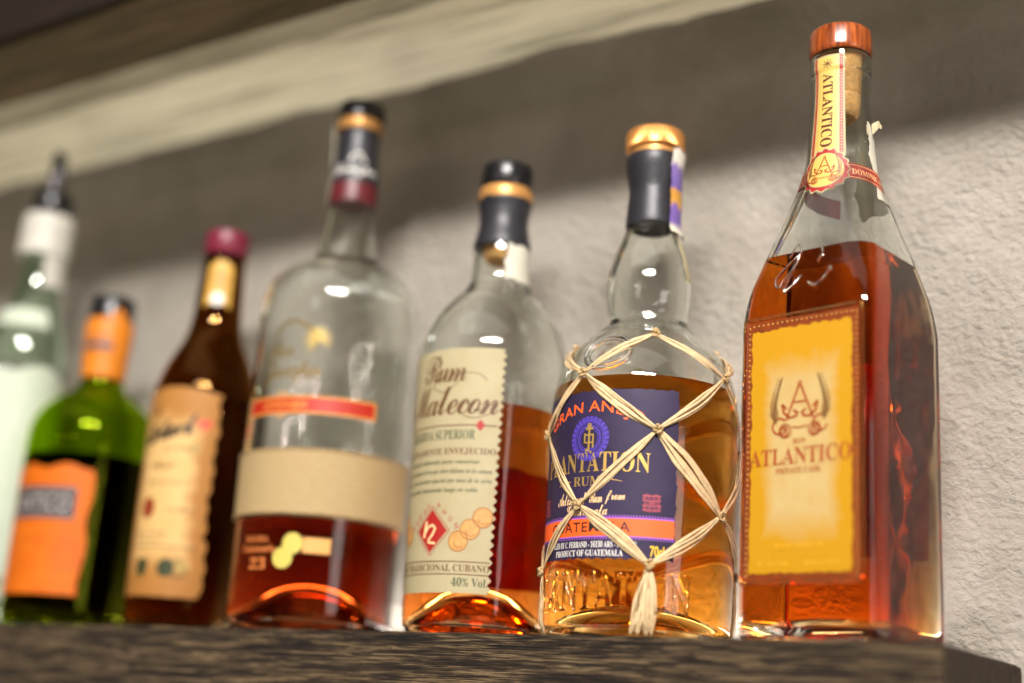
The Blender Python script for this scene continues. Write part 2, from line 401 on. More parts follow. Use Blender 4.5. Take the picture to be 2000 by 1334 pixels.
class Print:
    """flat ink shapes laid out in label millimetres, then wrapped on the label's surface"""
    def __init__(s, surf): s.surf = surf; s.v = []; s.f = []
    def add(s, vs, fs):
        n = len(s.v); s.v += vs; s.f += [tuple(i + n for i in f) for f in fs]; return s
    def text(s, t, u0, u1, v0, v1, warp=None, weight=0.0, space=1.0, turn=False, slant=0.0):
        vs, fs = text_mesh(t, weight, space)
        if turn: P = [(u0 + (u1 - u0) * y, v1 - (v1 - v0) * x) for x, y in vs]
        else: P = [(u0 + (u1 - u0) * x + slant * y, v0 + (v1 - v0) * y) for x, y in vs]
        if warp: P = [warp(*p) for p in P]
        return s.add(P, fs)
    def line(s, pts, wd, taper=False):
        vs, fs = [], []; n = len(pts)
        for i, (x, y) in enumerate(pts):
            a = pts[max(0, i - 1)]; b = pts[min(n - 1, i + 1)]
            dx, dy = b[0] - a[0], b[1] - a[1]; L = math.hypot(dx, dy) or 1; w_ = wd / 2 * ((1 - 0.85 * i / (n - 1)) if taper else 1)
            vs += [(x - dy / L * w_, y + dx / L * w_), (x + dy / L * w_, y - dx / L * w_)]
        for i in range(n - 1): fs.append((2 * i, 2 * i + 1, 2 * i + 3, 2 * i + 2))
        return s.add(vs, fs)
    def ring(s, cx, cy, r0, r1, n=48, a0=0, a1=2 * pi, sq=1.0):
        vs, fs = [], []
        for k in range(n + 1):
            a = a0 + (a1 - a0) * k / n; vs += [(cx + r0 * math.cos(a) * sq, cy + r0 * math.sin(a)), (cx + r1 * math.cos(a) * sq, cy + r1 * math.sin(a))]
        for k in range(n): fs.append((2 * k, 2 * k + 1, 2 * k + 3, 2 * k + 2))
        return s.add(vs, fs)
    def disc(s, cx, cy, r, sq=1.0):
        s.ring(cx, cy, r * .5, r, sq=sq); return s.ring(cx, cy, r * .001, r * .5, sq=sq)
    def rect(s, u0, u1, v0, v1, warp=None, n=12):
        vs = []
        for i in range(n + 1):
            u = u0 + (u1 - u0) * i / n
            for v in (v0, v1): vs.append(warp(u, v) if warp else (u, v))
        return s.add(vs, [(2 * i, 2 * i + 2, 2 * i + 3, 2 * i + 1) for i in range(n)])
    def poly(s, pts): return s.add(list(pts), [tuple(range(len(pts)))])
    def scrawl(s, u0, u1, v, h, wd=.3, seed=1, step=.9):
        """an unreadable line of small print"""
        rng = random.Random(seed); u = u0
        while u < u1:
            L = rng.uniform(2.0, 6.0); pts = []; x = u
            while x < min(u + L, u1): pts.append((x, v + rng.uniform(0, h))); x += step * rng.uniform(.35, .6)
            if len(pts) > 1: s.line(pts, wd)
            u += L + 1.2
        return s
    def build(s, name, mat, parent, off=.28, cut=1.6, cutv=None):
        bm = bmesh.new(); bv = [bm.verts.new((x, y, 0)) for x, y in s.v]
        for f in s.f:
            try: bm.faces.new([bv[i] for i in f])
            except ValueError: pass
        if cut:
            x0 = min(v[0] for v in s.v); x1 = max(v[0] for v in s.v); x = math.ceil(x0 / cut) * cut
            while x < x1:
                bmesh.ops.bisect_plane(bm, geom=bm.verts[:] + bm.edges[:] + bm.faces[:], plane_co=(x, 0, 0), plane_no=(1, 0, 0)); x += cut
        if cutv:
            y0 = min(v[1] for v in s.v); y1 = max(v[1] for v in s.v); y = math.ceil(y0 / cutv) * cutv
            while y < y1:
                bmesh.ops.bisect_plane(bm, geom=bm.verts[:] + bm.edges[:] + bm.faces[:], plane_co=(0, y, 0), plane_no=(0, 1, 0)); y += cutv
        for v in bm.verts: v.co = s.surf(v.co.x, v.co.y, off)
        me = bpy.data.meshes.new(name); bm.to_mesh(me); bm.free()
        return link(name, me, mat, parent, False)

def tube(path, rads, seg=8, flat=1.0, up=None):
    """tapered tube along points (metres)"""
    rings = []
    for i, p in enumerate(path):
        a = path[max(0, i - 1)]; b = path[min(len(path) - 1, i + 1)]; d = (b - a).normalized()
        n = (up(p) if up else Vector((0, 0, 1))); n = (n - d * n.dot(d)); n = n.normalized() if n.length > 1e-6 else d.orthogonal().normalized(); t = d.cross(n)
        rings.append([p + (t * math.cos(2 * pi * k / seg) + n * math.sin(2 * pi * k / seg) * flat) * rads[i] for k in range(seg)])
    vs, fs = [v for r in rings for v in r], []
    for i in range(len(rings) - 1):
        for k in range(seg):
            a_, b_ = i * seg + k, i * seg + (k + 1) % seg; fs.append((a_, b_, b_ + seg, a_ + seg))
    fs.append(tuple(reversed(range(seg)))); fs.append(tuple(range(len(vs) - seg, len(vs))))
    return vs, fs
def merged(parts):
    V, F = [], []
    for vs, fs in parts:
        n = len(V); V += vs; F += [tuple(i + n for i in f) for f in fs]
    return V, F

# ------------------------------------------------------------------ wall and shelves
def slab(name, x0, x1, y0, y1, z0, z1, mat, parent, nx, ny, nz, rough):
    """board with uneven sawn faces: a closed box of grids displaced together"""
    bm = bmesh.new(); cache = {}
    def P(i, j, k):
        key = (i, j, k)
        if key not in cache:
            p = Vector((x0 + (x1 - x0) * i / nx, y0 + (y1 - y0) * j / ny, z0 + (z1 - z0) * k / nz))
            cache[key] = bm.verts.new(p + rough(p))
        return cache[key]
    def face(a, b, c, d): bm.faces.new((a, b, c, d))
    for i in range(nx):
        for j in range(ny):
            face(P(i, j, 0), P(i, j + 1, 0), P(i + 1, j + 1, 0), P(i + 1, j, 0)); face(P(i, j, nz), P(i + 1, j, nz), P(i + 1, j + 1, nz), P(i, j + 1, nz))
        for k in range(nz):
            face(P(i, 0, k), P(i + 1, 0, k), P(i + 1, 0, k + 1), P(i, 0, k + 1)); face(P(i, ny, k), P(i, ny, k + 1), P(i + 1, ny, k + 1), P(i + 1, ny, k))
    for j in range(ny):
        for k in range(nz):
            face(P(0, j, k), P(0, j, k + 1), P(0, j + 1, k + 1), P(0, j + 1, k)); face(P(nx, j, k), P(nx, j + 1, k), P(nx, j + 1, k + 1), P(nx, j, k + 1))
    me = bpy.data.meshes.new(name); bm.to_mesh(me); bm.free()
    o = link(name, me, mat, parent, True)
    try: o.data.set_sharp_from_angle(angle=rad(50))
    except Exception: pass
    return o

def N(x, y, z): return noise.noise(Vector((x, y, z)))
nx, nz = 220, 110
vs = []
for j in range(nz + 1):
    for i in range(nx + 1):
        x = -2.2 + 4.4 * i / nx; z = -1.2 + 2.2 * j / nz
        vs.append((x, 0.125 + 0.0015 * N(x * 6, 0, z * 6) + 0.0012 * N(x * 19, 3, z * 19), z))
wall = mesh('wall', vs, [(j * (nx + 1) + i, j * (nx + 1) + i + 1, (j + 1) * (nx + 1) + i + 1, (j + 1) * (nx + 1) + i) for j in range(nz) for i in range(nx)], M['wall'])
wall['kind'] = 'structure'; wall['label'] = 'rough grey plaster wall behind the bottles'

sh_ = thing('wooden_shelf', 'dark rough sawn wooden shelf with open end carrying the row of bottles', 'shelf', (0, 0, 0))
def sawn(p):
    s = 0.0006 * N(p.x * 28, p.y * 240, p.z * 260) + 0.0004 * N(p.x * 70, p.y * 500, p.z * 520)
    return Vector((0.0004 * N(p.y * 90, p.z * 90, 2), -abs(s) * 1.3 if p.y < 0.03 else 0, -abs(s) * 0.9 if p.z > -0.02 else 0))
slab('shelf_board', -1.3, 0.2078, 0.0, 0.122, -0.052, 0.0, M['oak'], sh_, 700, 8, 16, sawn)
cap_pts = lambda p: Vector((0.0005 * N(p.y * 160, p.z * 160, 4), 0, 0))
slab('end_board', 0.2080, 0.2096, 0.0012, 0.121, -0.051, -0.0012, M['end'], sh_, 1, 40, 16, cap_pts)

up = thing('upper_shelf', 'boards of the shelf above the bottles, toned pale for light and dark for shade', 'shelf', (0, 0, 0.384))
def wany(p):
    e = 0.0
    if p.y < 0.04: e = -0.016 * (p.x + 0.55)  # slants the seam to follow where the bright underside turns dark
    if p.y > 0.09: e = 0.007 * N(p.x * 9, 0, 0.3) + 0.004 * N(p.x * 27, 1, 0.3) + 0.0018 * N(p.x * 80, 2, 0.3)
    return Vector((0, e, 0.0008 * N(p.x * 12, p.y * 90, p.z * 90)))
slab('back_board', -1.3, 1.0, 0.032, 0.110, 0.0, 0.026, M['board_lit'], up, 460, 24, 3, wany)
slab('front_beam', -1.3, 1.0, -0.062, 0.0010, -0.001, 0.045, M['beam_shade'], up, 200, 24, 4, lambda p: Vector((0, 0.002 * N(p.x * 9, 2, p.z * 9), 0.0012 * N(p.x * 10, p.y * 60, p.z * 30))))

M['front_shade'] = wood('front_shade_tone', [(0.2, S(16, 9, 4)), (0.8, S(36, 22, 10))], 5, 60, 0.001, 0.7)  # near-black colour stands in for shade on the shelf's front face
slab('front_shade_sheet', -1.3, 1.0, -0.068, -0.0645, 0.0015, 0.046, M['front_shade'], up, 60, 1, 6, lambda p: Vector((0, 0.0006 * N(p.x * 20, 1, p.z * 40), 0.0008 * N(p.x * 12, 5, p.z * 30))))  # thin sheet added to carry that painted shade

ls_ = thing('light_strip', 'thin lit lamp strip lying along the back of the shelf behind the bottles', 'lamp', (-0.231, 0.112, 0.0006))
M['alu'] = pbr('aluminium_channel', S(150, 150, 152), 0.35, 0.9)
slab('channel', -0.40, 0.40, -0.0065, 0.0065, 0.0, 0.004, M['alu'], ls_, 2, 1, 1, lambda p: Vector((0, 0, 0)))
slab('end_cap', 0.4003, 0.404, -0.006, 0.006, 0.0, 0.0045, M['black'], ls_, 1, 1, 1, lambda p: Vector((0, 0, 0)))

G = 'bottles standing in a row on the dark wooden shelf'
# ------------------------------------------------------------------ square amber bottle, nearest
def square_bottle():
    t = thing('rum_bottle', 'tall square shouldered bottle of amber rum with yellow label and wooden stopper', 'bottle', (0.1483, 0.047, 0), G)
    FA = -99.5
    sh = Shape([(3.0, 33.6, 6), (7, 35.1, 5.6), (60, 35.2, 5.6), (110, 35.3, 5.6), (140, 35.3, 6), (152, 35.2, 6.5), (166, 33.6, 8), (178, 31.0, 10), (190, 28.3, 12.5), (201, 25.4, 14), (211, 22.8, 15), (225, 19.5, 16.4), (238, 17.3, 17), (250, 16.2, None), (262, 15.2, None), (274, 14.6, None), (284, 14.6, None), (286, 15.2, None), (290, 15.2, None), (295.5, 15.1, None)], FA, 8, 6.0, 2.8, 6.0)
    lv = 184.5
    bottle_glass(sh, lv, M['clear'], t); bottle_liquid(sh, lv, M['amber'], t)
    st = lathe('stopper', [(0.1, 296.6), (15.0, 296.6), (15.6, 297.4), (15.8, 299), (15.8, 308), (15.2, 310.2), (13.8, 311.2), (0.1, 311.4)], M['capwood'], t)
    lathe('cork', [(0.1, 262), (7.6, 262.4), (9.2, 264.5), (9.8, 270), (10.0, 274.0), (9.6, 274.6), (10.2, 275.4), (10.8, 296.4), (0.1, 296.4)], M['cork'], st)
    F = on_flat(sh, FA, 35.35)
    lab = label_patch('front_label', F, -29.6, 29.6, 26.5, 149.5, M['panel'], t, .25, nu=8, nv=8)
    label_patch('parchment', F, -26.6, 26.0, 30.0, 144.5, M['yellow'], lab, .42, torn(1, 1.0, .35), torn(2, .9, .35), torn(3, .8, .4), torn(4, 1.1, .35), 90, 140)
    bd = []
    for k in range(46):
        v = 29 + k * 2.62
        for u in (-28.2, 28.3): bd.append(F(u, v, .35))
    for k in range(21): bd.append(F(-26 + k * 2.6, 147.6, .35))
    V, Fc = [], []
    for p in bd:
        nn = (F(0, 0, 1) - F(0, 0, 0)).normalized(); tt = Vector((-nn.y, nn.x, 0)); n0 = len(V); r = .00042
        for lat in (0, .7):
            for q in range(6):
                a = q * pi / 3; V.append(p + (tt * math.cos(a) + Vector((0, 0, 1)) * math.sin(a)) * r * math.cos(lat * pi / 2) + nn * r * math.sin(lat * pi / 2))
        V.append(p + nn * r)
        for q in range(6):
            Fc.append((n0 + q, n0 + (q + 1) % 6, n0 + 6 + (q + 1) % 6, n0 + 6 + q)); Fc.append((n0 + 6 + q, n0 + 6 + (q + 1) % 6, n0 + 12))
    mesh('beading', V, Fc, M['ink_bead'], lab)
    # raised glass frame round the panel
    path = [(-31.0, 25.5), (-31.0, 151.0), (31.0, 151.0), (31.0, 25.5), (-31.0, 25.5)]
    fr = []
    for a, b in zip(path, path[1:]):
        pts = [F(a[0] + (b[0] - a[0]) * k / 20, a[1] + (b[1] - a[1]) * k / 20, .3) for k in range(21)]
        fr.append(tube(pts, [.0007] * 21, 8))
    mesh('panel_frame', *merged(fr), M['amberglass'], t)
    emblem(F, -0.6, 103.5, 1.0, lab, .6)
    Print(F).text(serif('ATLANTICO'), -27.0, 25.8, 79.2, 87.0, weight=0.0).text(serif('RON'), -4.0, 2.6, 88.6, 91.0).text(serif('PRIVATE CASK'), -12.8, 10.4, 75.0, 77.6).build('lettering', M['ink_burnt2'], lab, .6, None)
    Print(F).text(serif('REPUBLICA DOMINICANA'), -13, 12, 41.0, 43.4).scrawl(-17, 15, 37.8, 1.0, .25, 3).text(serif('40% ALC./VOL.'), -22.5, -5, 33.2, 35.4).text(serif('PRODUCT 70 CL'), 2, 20, 33.0, 35.2).build('small_print', M['ink_fade2'], lab, .6, None)
    # neck strip and round seal
    RS = on_round(sh, -95, 270)
    ns = label_patch('neck_strip', RS, -8.2, 8.6, 229, 292.5, M['cream'], t, .2, nu=20, nv=60)
    Print(RS).rect(-5.4, 5.6, 230, 291.8).build('strip_field', M['ink_yellow2'], ns, .3, 1.6, 2.0)
    p = Print(RS)
    for u in (-6.6, 6.8): p.rect(u - .75, u + .75, 230, 292)
    p.build('strip_border', M['ink_red'], ns, .3, 1.6, 2.0)
    p = Print(RS)
    for k in range(36):
        for u in (-6.6, 6.8): p.disc(u, 231.5 + k * 1.68, .3)
    for u in (-4.3, 4.5): p.scrawl(u, u + .1, 232, 58, .3, 5) if False else p.rect(u - .15, u + .15, 231, 290)
    p.build('strip_dots', M['ink_tan'], ns, .4, 1.6, 2.0)
    Print(RS).text(serif('ATLANTICO'), -2.6, 2.8, 241.5, 282.5, weight=0.0, turn=True).build('lettering', M['ink_brown'], ns, .5, 1.6, 2.0)
    p = Print(RS)
    for k in range(8): p.line([(0.2, 287.6), (0.2 + 2.6 * math.cos(k * pi / 4), 287.6 + 2.6 * math.sin(k * pi / 4))], .3)
    p.build('star_mark', M['ink_brown'], ns, .5, 1.6, 2.0)
    BS = on_round(sh, -95, 228)
    bw = lambda u, v: (u, v - 0.0022 * u * u)
    band = label_patch('neck_band', lambda u, v, o: BS(u, v - .0022 * u * u, o), -52, 52, 222.6, 231.8, M['ink_red'], t, .35, nu=120, nv=6)
    p = Print(BS)
    for v in (223.5, 230.7): p.rect(-52, 52, v - .18, v + .18, bw, 120)
    p.text(serif('DOMINICANA'), 13.5, 36, 225.4, 228.6, bw, 0.0).text(serif('REPUBLICA'), -36, -13.5, 225.4, 228.6, bw, 0.0)
    p.build('band_lettering', M['ink_peach'], band, .5)
    sp = [(12.4 + .7 * math.cos(16 * a * 2 * pi / 96)) for a in range(96)]
    def scal(k_): return [(0.3 + k_ * sp[a] * math.cos(a * 2 * pi / 96), 228 + k_ * sp[a] * math.sin(a * 2 * pi / 96)) for a in range(96)]
    def fan(P_, pts):
        n = len(pts); vs_ = []
        for q in (1, .66, .33): vs_ += [(0.3 + (x - .3) * q, 228 + (y - 228) * q) for x, y in pts]
        vs_.append((0.3, 228)); fs_ = []
        for q in range(2):
            for k in range(n): fs_.append((q * n + k, q * n + (k + 1) % n, (q + 1) * n + (k + 1) % n, (q + 1) * n + k))
        for k in range(n): fs_.append((2 * n + k, 2 * n + (k + 1) % n, 3 * n))
        P_.add(vs_, fs_); return P_
    seal = fan(Print(BS), scal(1.0)).build('round_seal', M['cream'], t, .6, 1.6, 2.0)
    fan(Print(BS), scal(.93)).build('seal_rim', M['ink_red'], seal, .7, 1.6, 2.0)
    Print(BS).disc(.3, 228, 9.7).build('seal_edge', M['cream'], seal, .8, 1.6, 2.0)
    Print(BS).disc(.3, 228, 9.3).build('seal_field', M['ink_yellow2'], seal, .9, 1.6, 2.0)
    emblem(BS, .3, 227.8, .56, seal, 1.02, 2.0)
    # torn tax strip on the far side of the neck
    TS = on_round(sh, 38, 250)
    tsp = label_patch('torn_strip', TS, -15, 12, 214, 256, M['white'], t, .2, torn(8, 3, .12), torn(9, 2.5, .12), torn(10, 2, .2), lambda u: -9 + 11 * abs(math.sin(u * .33)) + 4 * N(u * .6, 2, 1), 40, 30)
    cu = []
    for k in range(14):
        a = k / 13; ph = rad(-2 + 4 * a); r_ = 15.4 + 5.5 * a + .8 * math.sin(a * 5); zz = 258 + 3 * math.sin(a * 2.6) - 2.5 * a
        cu.append([Vector((r_ * math.cos(ph + rad(12)) * .001, r_ * math.sin(ph + rad(12)) * .001, (zz + q) * .001)) + Vector((0, q * .00018, 0)) for q in (-5 * (1 - a) - 1.2, -0.6, 0.9)])
    V = [p_ for r in cu for p_ in r]
    mesh('curled_strip', V, [(k * 3 + q, k * 3 + q + 1, k * 3 + q + 4, k * 3 + q + 3) for k in range(13) for q in range(2)], M['cream'], tsp)
    BF = on_flat(sh, FA + 180, 35.35)
    label_patch('back_label', BF, -13, 15, 44, 138, M['backpaper'], t, .25, torn(5, .6, .3), torn(6, .6, .3), nu=12, nv=40)
    # embossed signature on the shoulder
    def SHD(u, v, o):
        a, rc = sh.at(v); return on_flat(sh, FA, a)(u, v, o)
    sg = []
    for P_ in ([(-10, 181), (-6, 188), (-4, 182), (-9, 172), (-14, 166), (-16, 170), (-11, 176), (-5, 181), (-8, 172), (-11, 163), (-6, 166), (-2, 170)], [(6, 176), (8, 180), (7, 184)], [(2, 166), (6, 164), (11, 167), (13, 172), (14, 170)]):
        pts = [SHD(x, y, .15) for x, y in spline(P_, 6)]
        sg.append(tube(pts, [.0007] * len(pts), 6))
    mesh('embossed_signature', *merged(sg), M['embossed'], t)

def emblem(F, cx, cy, k, parent, off, cut=None):
    """letter A over crossed anchors, two feather plumes, two casks"""
    X = lambda pts: [(cx + x * k, cy + y * k) for x, y in pts]
    p = Print(F)
    p.line(X([(-7.0, -3.5), (-0.3, 13)]), 1.1 * k).line(X([(7.0, -3.5), (0.3, 13)]), 1.1 * k).line(X([(-3.0, 4.6), (3.0, 4.6)]), .9 * k)
    p.ring(cx, cy + 13.4 * k, .5 * k, 1.2 * k)
    for s in (-1, 1):
        p.line(X([(s * 9.2, 4.0), (s * 8.4, 0), (s * 5.2, -2.6), (s * 1.8, -2.0), (s * 1.0, .2)]), 1.3 * k)
        p.line(X([(s * 1.0, -.6), (s * 3.4, .8)]), 1.2 * k); p.line(X([(s * 9.2, 4.2), (s * 6.8, 1.6)]), 1.0 * k)
    p.line(X([(-4, -7.0), (0, -7.6), (4, -7.0)]), .7 * k)
    for s in (-1, 1):
        for q in range(4): p.ring(cx + s * (7.6 + .3 * q) * k, cy + (-8.6 - .2 * q) * k, (3.1 - .55 * q) * k, (3.5 - .55 * q) * k, 28)
        p.ring(cx + s * 10.6 * k, cy - 6.2 * k, 3.2 * k, 4.2 * k, 28, pi * .2, pi * 1.9)
    p.build('emblem', M['ink_burnt2'], parent, off, cut, cut)
    p = Print(F)
    for s in (-1, 1):
        spine = spline([(s * 12.6, -5), (s * 13.4, 1), (s * 12.2, 8), (s * 9.4, 17)], 6)
        p.line(X(spine), .7 * k)
        for q in range(1, len(spine) - 2):
            x, y = spine[q]; f = 1 - q / len(spine) * .55
            p.line(X([(x, y), (x + s * 2.2 * f, y + 2.6 * f), (x + s * 2.6 * f, y + 5.6 * f)]), .62 * k, True)
            p.line(X([(x, y), (x - s * 1.5 * f, y + 2.8 * f), (x - s * 1.2 * f, y + 5.4 * f)]), .62 * k, True)
        p.line(X([(s * 12, -4), (s * 14, -1), (s * 17, .2)]), .6 * k, True)
    p.build('plumes', M['ink_plume'], parent, off + .02, cut, cut)
ink('ink_burnt2', S(150, 68, 24)); ink('ink_plume', S(130, 92, 46)); ink('ink_fade2', S(214, 160, 30)); ink('ink_yellow2', S(206, 172, 88))
M['amberglass'] = glass('amber_tinted_glass', (0.92, 0.66, 0.30, 1))
square_bottle()

# ------------------------------------------------------------------ netted bottle with purple label
def netted_bottle():
    t = thing('rum_bottle', 'bottle of golden rum wrapped in a raffia net with purple label and gold cap', 'bottle', (0.0428, 0.0468, 0), G)
    sh = Shape([(3.5, 45.2, None), (8, 46.8, None), (27, 47.4, None), (66, 47.9, None), (106, 48.0, None), (118, 47.7, None), (128, 46.6, None), (137, 44.0, None), (145, 39.6, None), (152, 33.4, None), (158, 26.8, None), (163, 22.0, None), (167, 20.6, None), (173, 21.8, None), (181, 22.6, None), (190, 22.0, None), (199, 20.0, None), (207, 17.4, None), (214, 14.8, None), (220, 13.2, None), (232, 13.0, None), (258, 13.0, None)], 0, 8, 13.0, 2.8, 5.0)
    lv = 126.5
    bottle_glass(sh, lv, M['clear'], t); bottle_liquid(sh, lv, M['gold'], t)
    lathe('neck_capsule', [(12.9, 219.5), (14.0, 219.3), (14.3, 222), (13.8, 230), (13.1, 238), (13.2, 242), (14.4, 249), (15.3, 254), (15.5, 257), (15.1, 260.2), (13.2, 260.3)], M['capsule'], t, 4)
    cp = lathe('cap', [(0.1, 264.2), (14.8, 264.2), (15.6, 265), (15.7, 273.4), (15.0, 275.0), (13.4, 275.8), (0.1, 276)], M['brass'], t, 1, 180, lambda k, h: 1 + (.03 if (int(k * 180 + .5) % 4 < 2) and 264.8 < h < 275 else 0))
    lathe('cap_ring', [(12.8, 260.4), (13.4, 260.4), (13.6, 261.5), (13.5, 264.1), (12.8, 264.1)], M['copper'], cp)
    P0 = on_round(sh, -96, 90)
    lab = label_patch('front_label', P0, -46, 45.6, 35.2, 118.4, M['purple'], t, .12, torn(11, .8, .4), torn(12, .8, .45), lambda u: .9 * abs(math.sin(u * .55)), torn(13, .9, .3), 110, 100)
    arc = lambda c: (lambda u, v: (u, v - c * u * u))
    Print(P0).text('GRAN AÑEJO', -30.5, 29.5, 106.0, 114.5, arc(.0082), .012, 1.05).build('arched_lettering', M['ink_orange'], lab, .2)
    p = Print(P0); cx, cv = 0.6, 94.2
    for r0, r1 in ((5.1, 5.6), (6.0, 6.9), (7.5, 7.9)): p.ring(cx, cv, r0, r1, 60)
    for k in range(26):
        a = 2 * pi * k / 26; ca, sa = math.cos(a), math.sin(a); q = 1.0
        p.add([(cx + ca * 8.2 - sa * q, cv + sa * 8.2 + ca * q), (cx + ca * 8.2 + sa * q, cv + sa * 8.2 - ca * q), (cx + ca * 11.2 + sa * q, cv + sa * 11.2 - ca * q), (cx + ca * 11.2 - sa * q, cv + sa * 11.2 + ca * q)], [(0, 1, 2, 3)])
    for k in range(20):
        a = 2 * pi * k / 20; p.disc(cx + 6.45 * math.cos(a), cv + 6.45 * math.sin(a), .0)if False else None
    p.build('sun_emblem', M['ink_violet'], lab, .2)
    Print(P0).rect(.1, 1.3, 87.6, 101).rect(-1.5, 2.9, 98.6, 99.8).rect(-2.4, 3.4, 95.6, 96.5).rect(-1.3, 2.5, 91.8, 92.6).rect(-2.4, -1.4, 92, 97).rect(2.6, 3.5, 89.5, 96).rect(-1.4, .1, 88.2, 89.2).ring(.7, 100.8, .5, 1.2).rect(-1.2, -.3, 86.6, 88).rect(1.6, 2.5, 86.6, 88).build('totem_emblem', M['ink_gold'], lab, .24)
    Print(P0).text(serif('PLANTATION'), -32.4, 32.4, 77.6, 87.4, arc(.0006), 0.0).text(serif('RUM'), -7.8, 8.6, 70.8, 75.4, None, 0.0).line([(-19, 72.0), (-14, 73.2), (-10, 73.4)], .9, False).line([(10.4, 73.6), (14, 73.6), (19.5, 72.6)], 1.0, True).build('gold_lettering', M['ink_gold'], lab, .2)
    Print(P0).text(script('Artisanal'), -19.5, .6, 61.8, 68.2, None, 0.0, .86).text(script('Rum'), 2.6, 9.6, 62.4, 68.0, None, 0.0, .86).text(script('from'), 11.0, 21.0, 61.6, 68.2, None, 0.0, .86).text(script('Guatemala'), -11.5, 12.5, 56.4, 61.6, None, 0.0, .86).build('script_lettering', M['ink_peach'], lab, .2)
    for (gx, gy, nm) in ((33.8, 62.8, 1), (-33.8, 62.8, 2)):
        p = Print(P0); rng = random.Random(nm)
        for a, b, r in ((-2.4, 2.2, 2.0), (2.1, 2.3, 1.9), (-2.2, -2.2, 1.9), (2.3, -2.0, 2.1), (0, 0, 1.2)):
            for q in (1, .72, .42): p.ring(gx + a, gy + b, r * q - .22, r * q, 20)
        for k in range(4): p.line([(gx - 4.6, gy - 3.6 + 2.3 * k), (gx - 1, gy - 4.2 + 2.4 * k), (gx + 4.6, gy - 3.8 + 2.4 * k)], .35)
        p.ring(gx, gy, 4.7, 5.1, 4, pi / 4, pi / 4 + 2 * pi)
        p.build('carved_glyph', M['ink_rose'], lab, .2)
    Print(P0).rect(-45.4, 45.2, 46.4, 54.8, None, 60).build('country_band', M['ink_orange'], lab, .18)
    p = Print(P0).rect(-45.4, 45.2, 54.8, 55.5, None, 60).rect(-45.4, 45.2, 45.7, 46.4, None, 60)
    for k in range(62):
        for v in (56.1, 45.1): p.disc(-45 + k * 1.47, v, .36)
    p.build('dotted_border', M['ink_lilac'], lab, .2)
    Print(P0).text('GUATEMALA', -24.0, 24.0, 48.4, 53.2, None, .01, 1.1).build('country_lettering', M['ink_dark'], lab, .24)
    Print(P0).text(serif('BOTTLED BY C. FERRAND - 16130 ARS - FRANCE'), -27, 27.4, 41.0, 44.0, None, 0.0).text(serif('PRODUCT OF GUATEMALA'), -19.6, 21.0, 36.9, 39.9, None, 0.0).build('small_print', M['ink_white'], lab, .2)
    Print(P0).text('70cl', 33.8, 40.6, 37.3, 42.4, None, .015).build('volume_mark', M['ink_yellow'], lab, .2)
    # raised letters low on the glass
    tm_v, tm_f = text_mesh(serif('PLANTATION'), .006)
    bm = bmesh.new(); ub = lambda x: -41 + 96 * x
    bv = [bm.verts.new((ub(x), 10.8 + 19.6 * y, 0)) for x, y in tm_v]
    for f in tm_f:
        try: bm.faces.new([bv[i] for i in f])
        except ValueError: pass
    bmesh.ops.dissolve_limit(bm, angle_limit=.02, verts=bm.verts, edges=bm.edges)
    r = bmesh.ops.extrude_face_region(bm, geom=bm.faces[:])
    for v in [g for g in r['geom'] if isinstance(g, bmesh.types.BMVert)]: v.co.z += 1.15
    bmesh.ops.recalc_face_normals(bm, faces=bm.faces)
    tops = [e for e in bm.edges if all(abs(v.co.z - 1.15) < 1e-5 for v in e.verts) and any(abs(f.normal.z) < .3 for f in e.link_faces)]
    bmesh.ops.bevel(bm, geom=tops, offset=.6, segments=4, affect='EDGES', profile=.5, clamp_overlap=True)
    x = -40
    while x < 56:
        bmesh.ops.bisect_plane(bm, geom=bm.verts[:] + bm.edges[:] + bm.faces[:], plane_co=(x, 0, 0), plane_no=(1, 0, 0)); x += 1.5
    bmesh.ops.delete(bm, geom=[f for f in bm.faces if all(abs(v.co.z) < 1e-5 for v in f.verts)], context='FACES')
    for v in bm.verts: v.co = P0(v.co.x, v.co.y, .04 + v.co.z)
    me = bpy.data.meshes.new('raised_lettering'); bm.to_mesh(me); bm.free()
    link('raised_lettering', me, M['embossed'], t)
    # glass medallion on the shoulder
    ms = on_round(sh, -89, 140)
    for (ra, rb, wd, nm) in ((12.4, 9.6, .0011, 'medallion'), (10.0, 7.6, .0006, 'medallion')):
        pts = [ms(ra * math.cos(a * 2 * pi / 40), 139.5 + rb * math.sin(a * 2 * pi / 40), .5) for a in range(41)]
        if wd > .001: md = mesh(nm, *tube(pts, [wd] * 41, 10), M['clear'], t)
        else: mesh('medallion_bead', *tube(pts, [wd] * 41, 8), M['clear'], md)
    Print(ms).text(script('Rum'), -4.5, 4.5, 136.5, 140.6).line([(-1, 141), (0, 146), (1, 141)], .5).line([(-3, 143.6), (3, 143.6)], .5).scrawl(-4, 4, 133.8, 1.4, .4, 6).build('medallion_print', M['ink_sepia'], md, .4)
    # tax strip and torn paper on the neck
    TS = on_round(sh, 6, 240)
    label_patch('tax_strip', lambda u, v, o: TS(u, v, o + 2.2 + max(0, (v - 252) * .16)), -7, 8, 214, 262, M['strip'], t, .2, torn(21, .8, .2), torn(22, .8, .2), None, torn(23, 2.5, .4), 12, 40)
    for ph, h0, h1, w0 in ((-152, 191, 222, 5.5), (2, 186, 222, 5.0)):
        Q = on_round(sh, ph, 205)
        label_patch('torn_paper', Q, -w0 / 2, w0 / 2, h0, h1, M['cream'], t, .25, torn(ph, 1.0, .2), torn(ph + 1, 1.0, .2), torn(ph + 2, 1.5, .5), None, 8, 30)
    # raffia net
    rows = [(150.5, -56), (128.5, -102), (98.4, -54), (61.5, -100), (33.5, -56)]
    parts = []
    rng = random.Random(12)
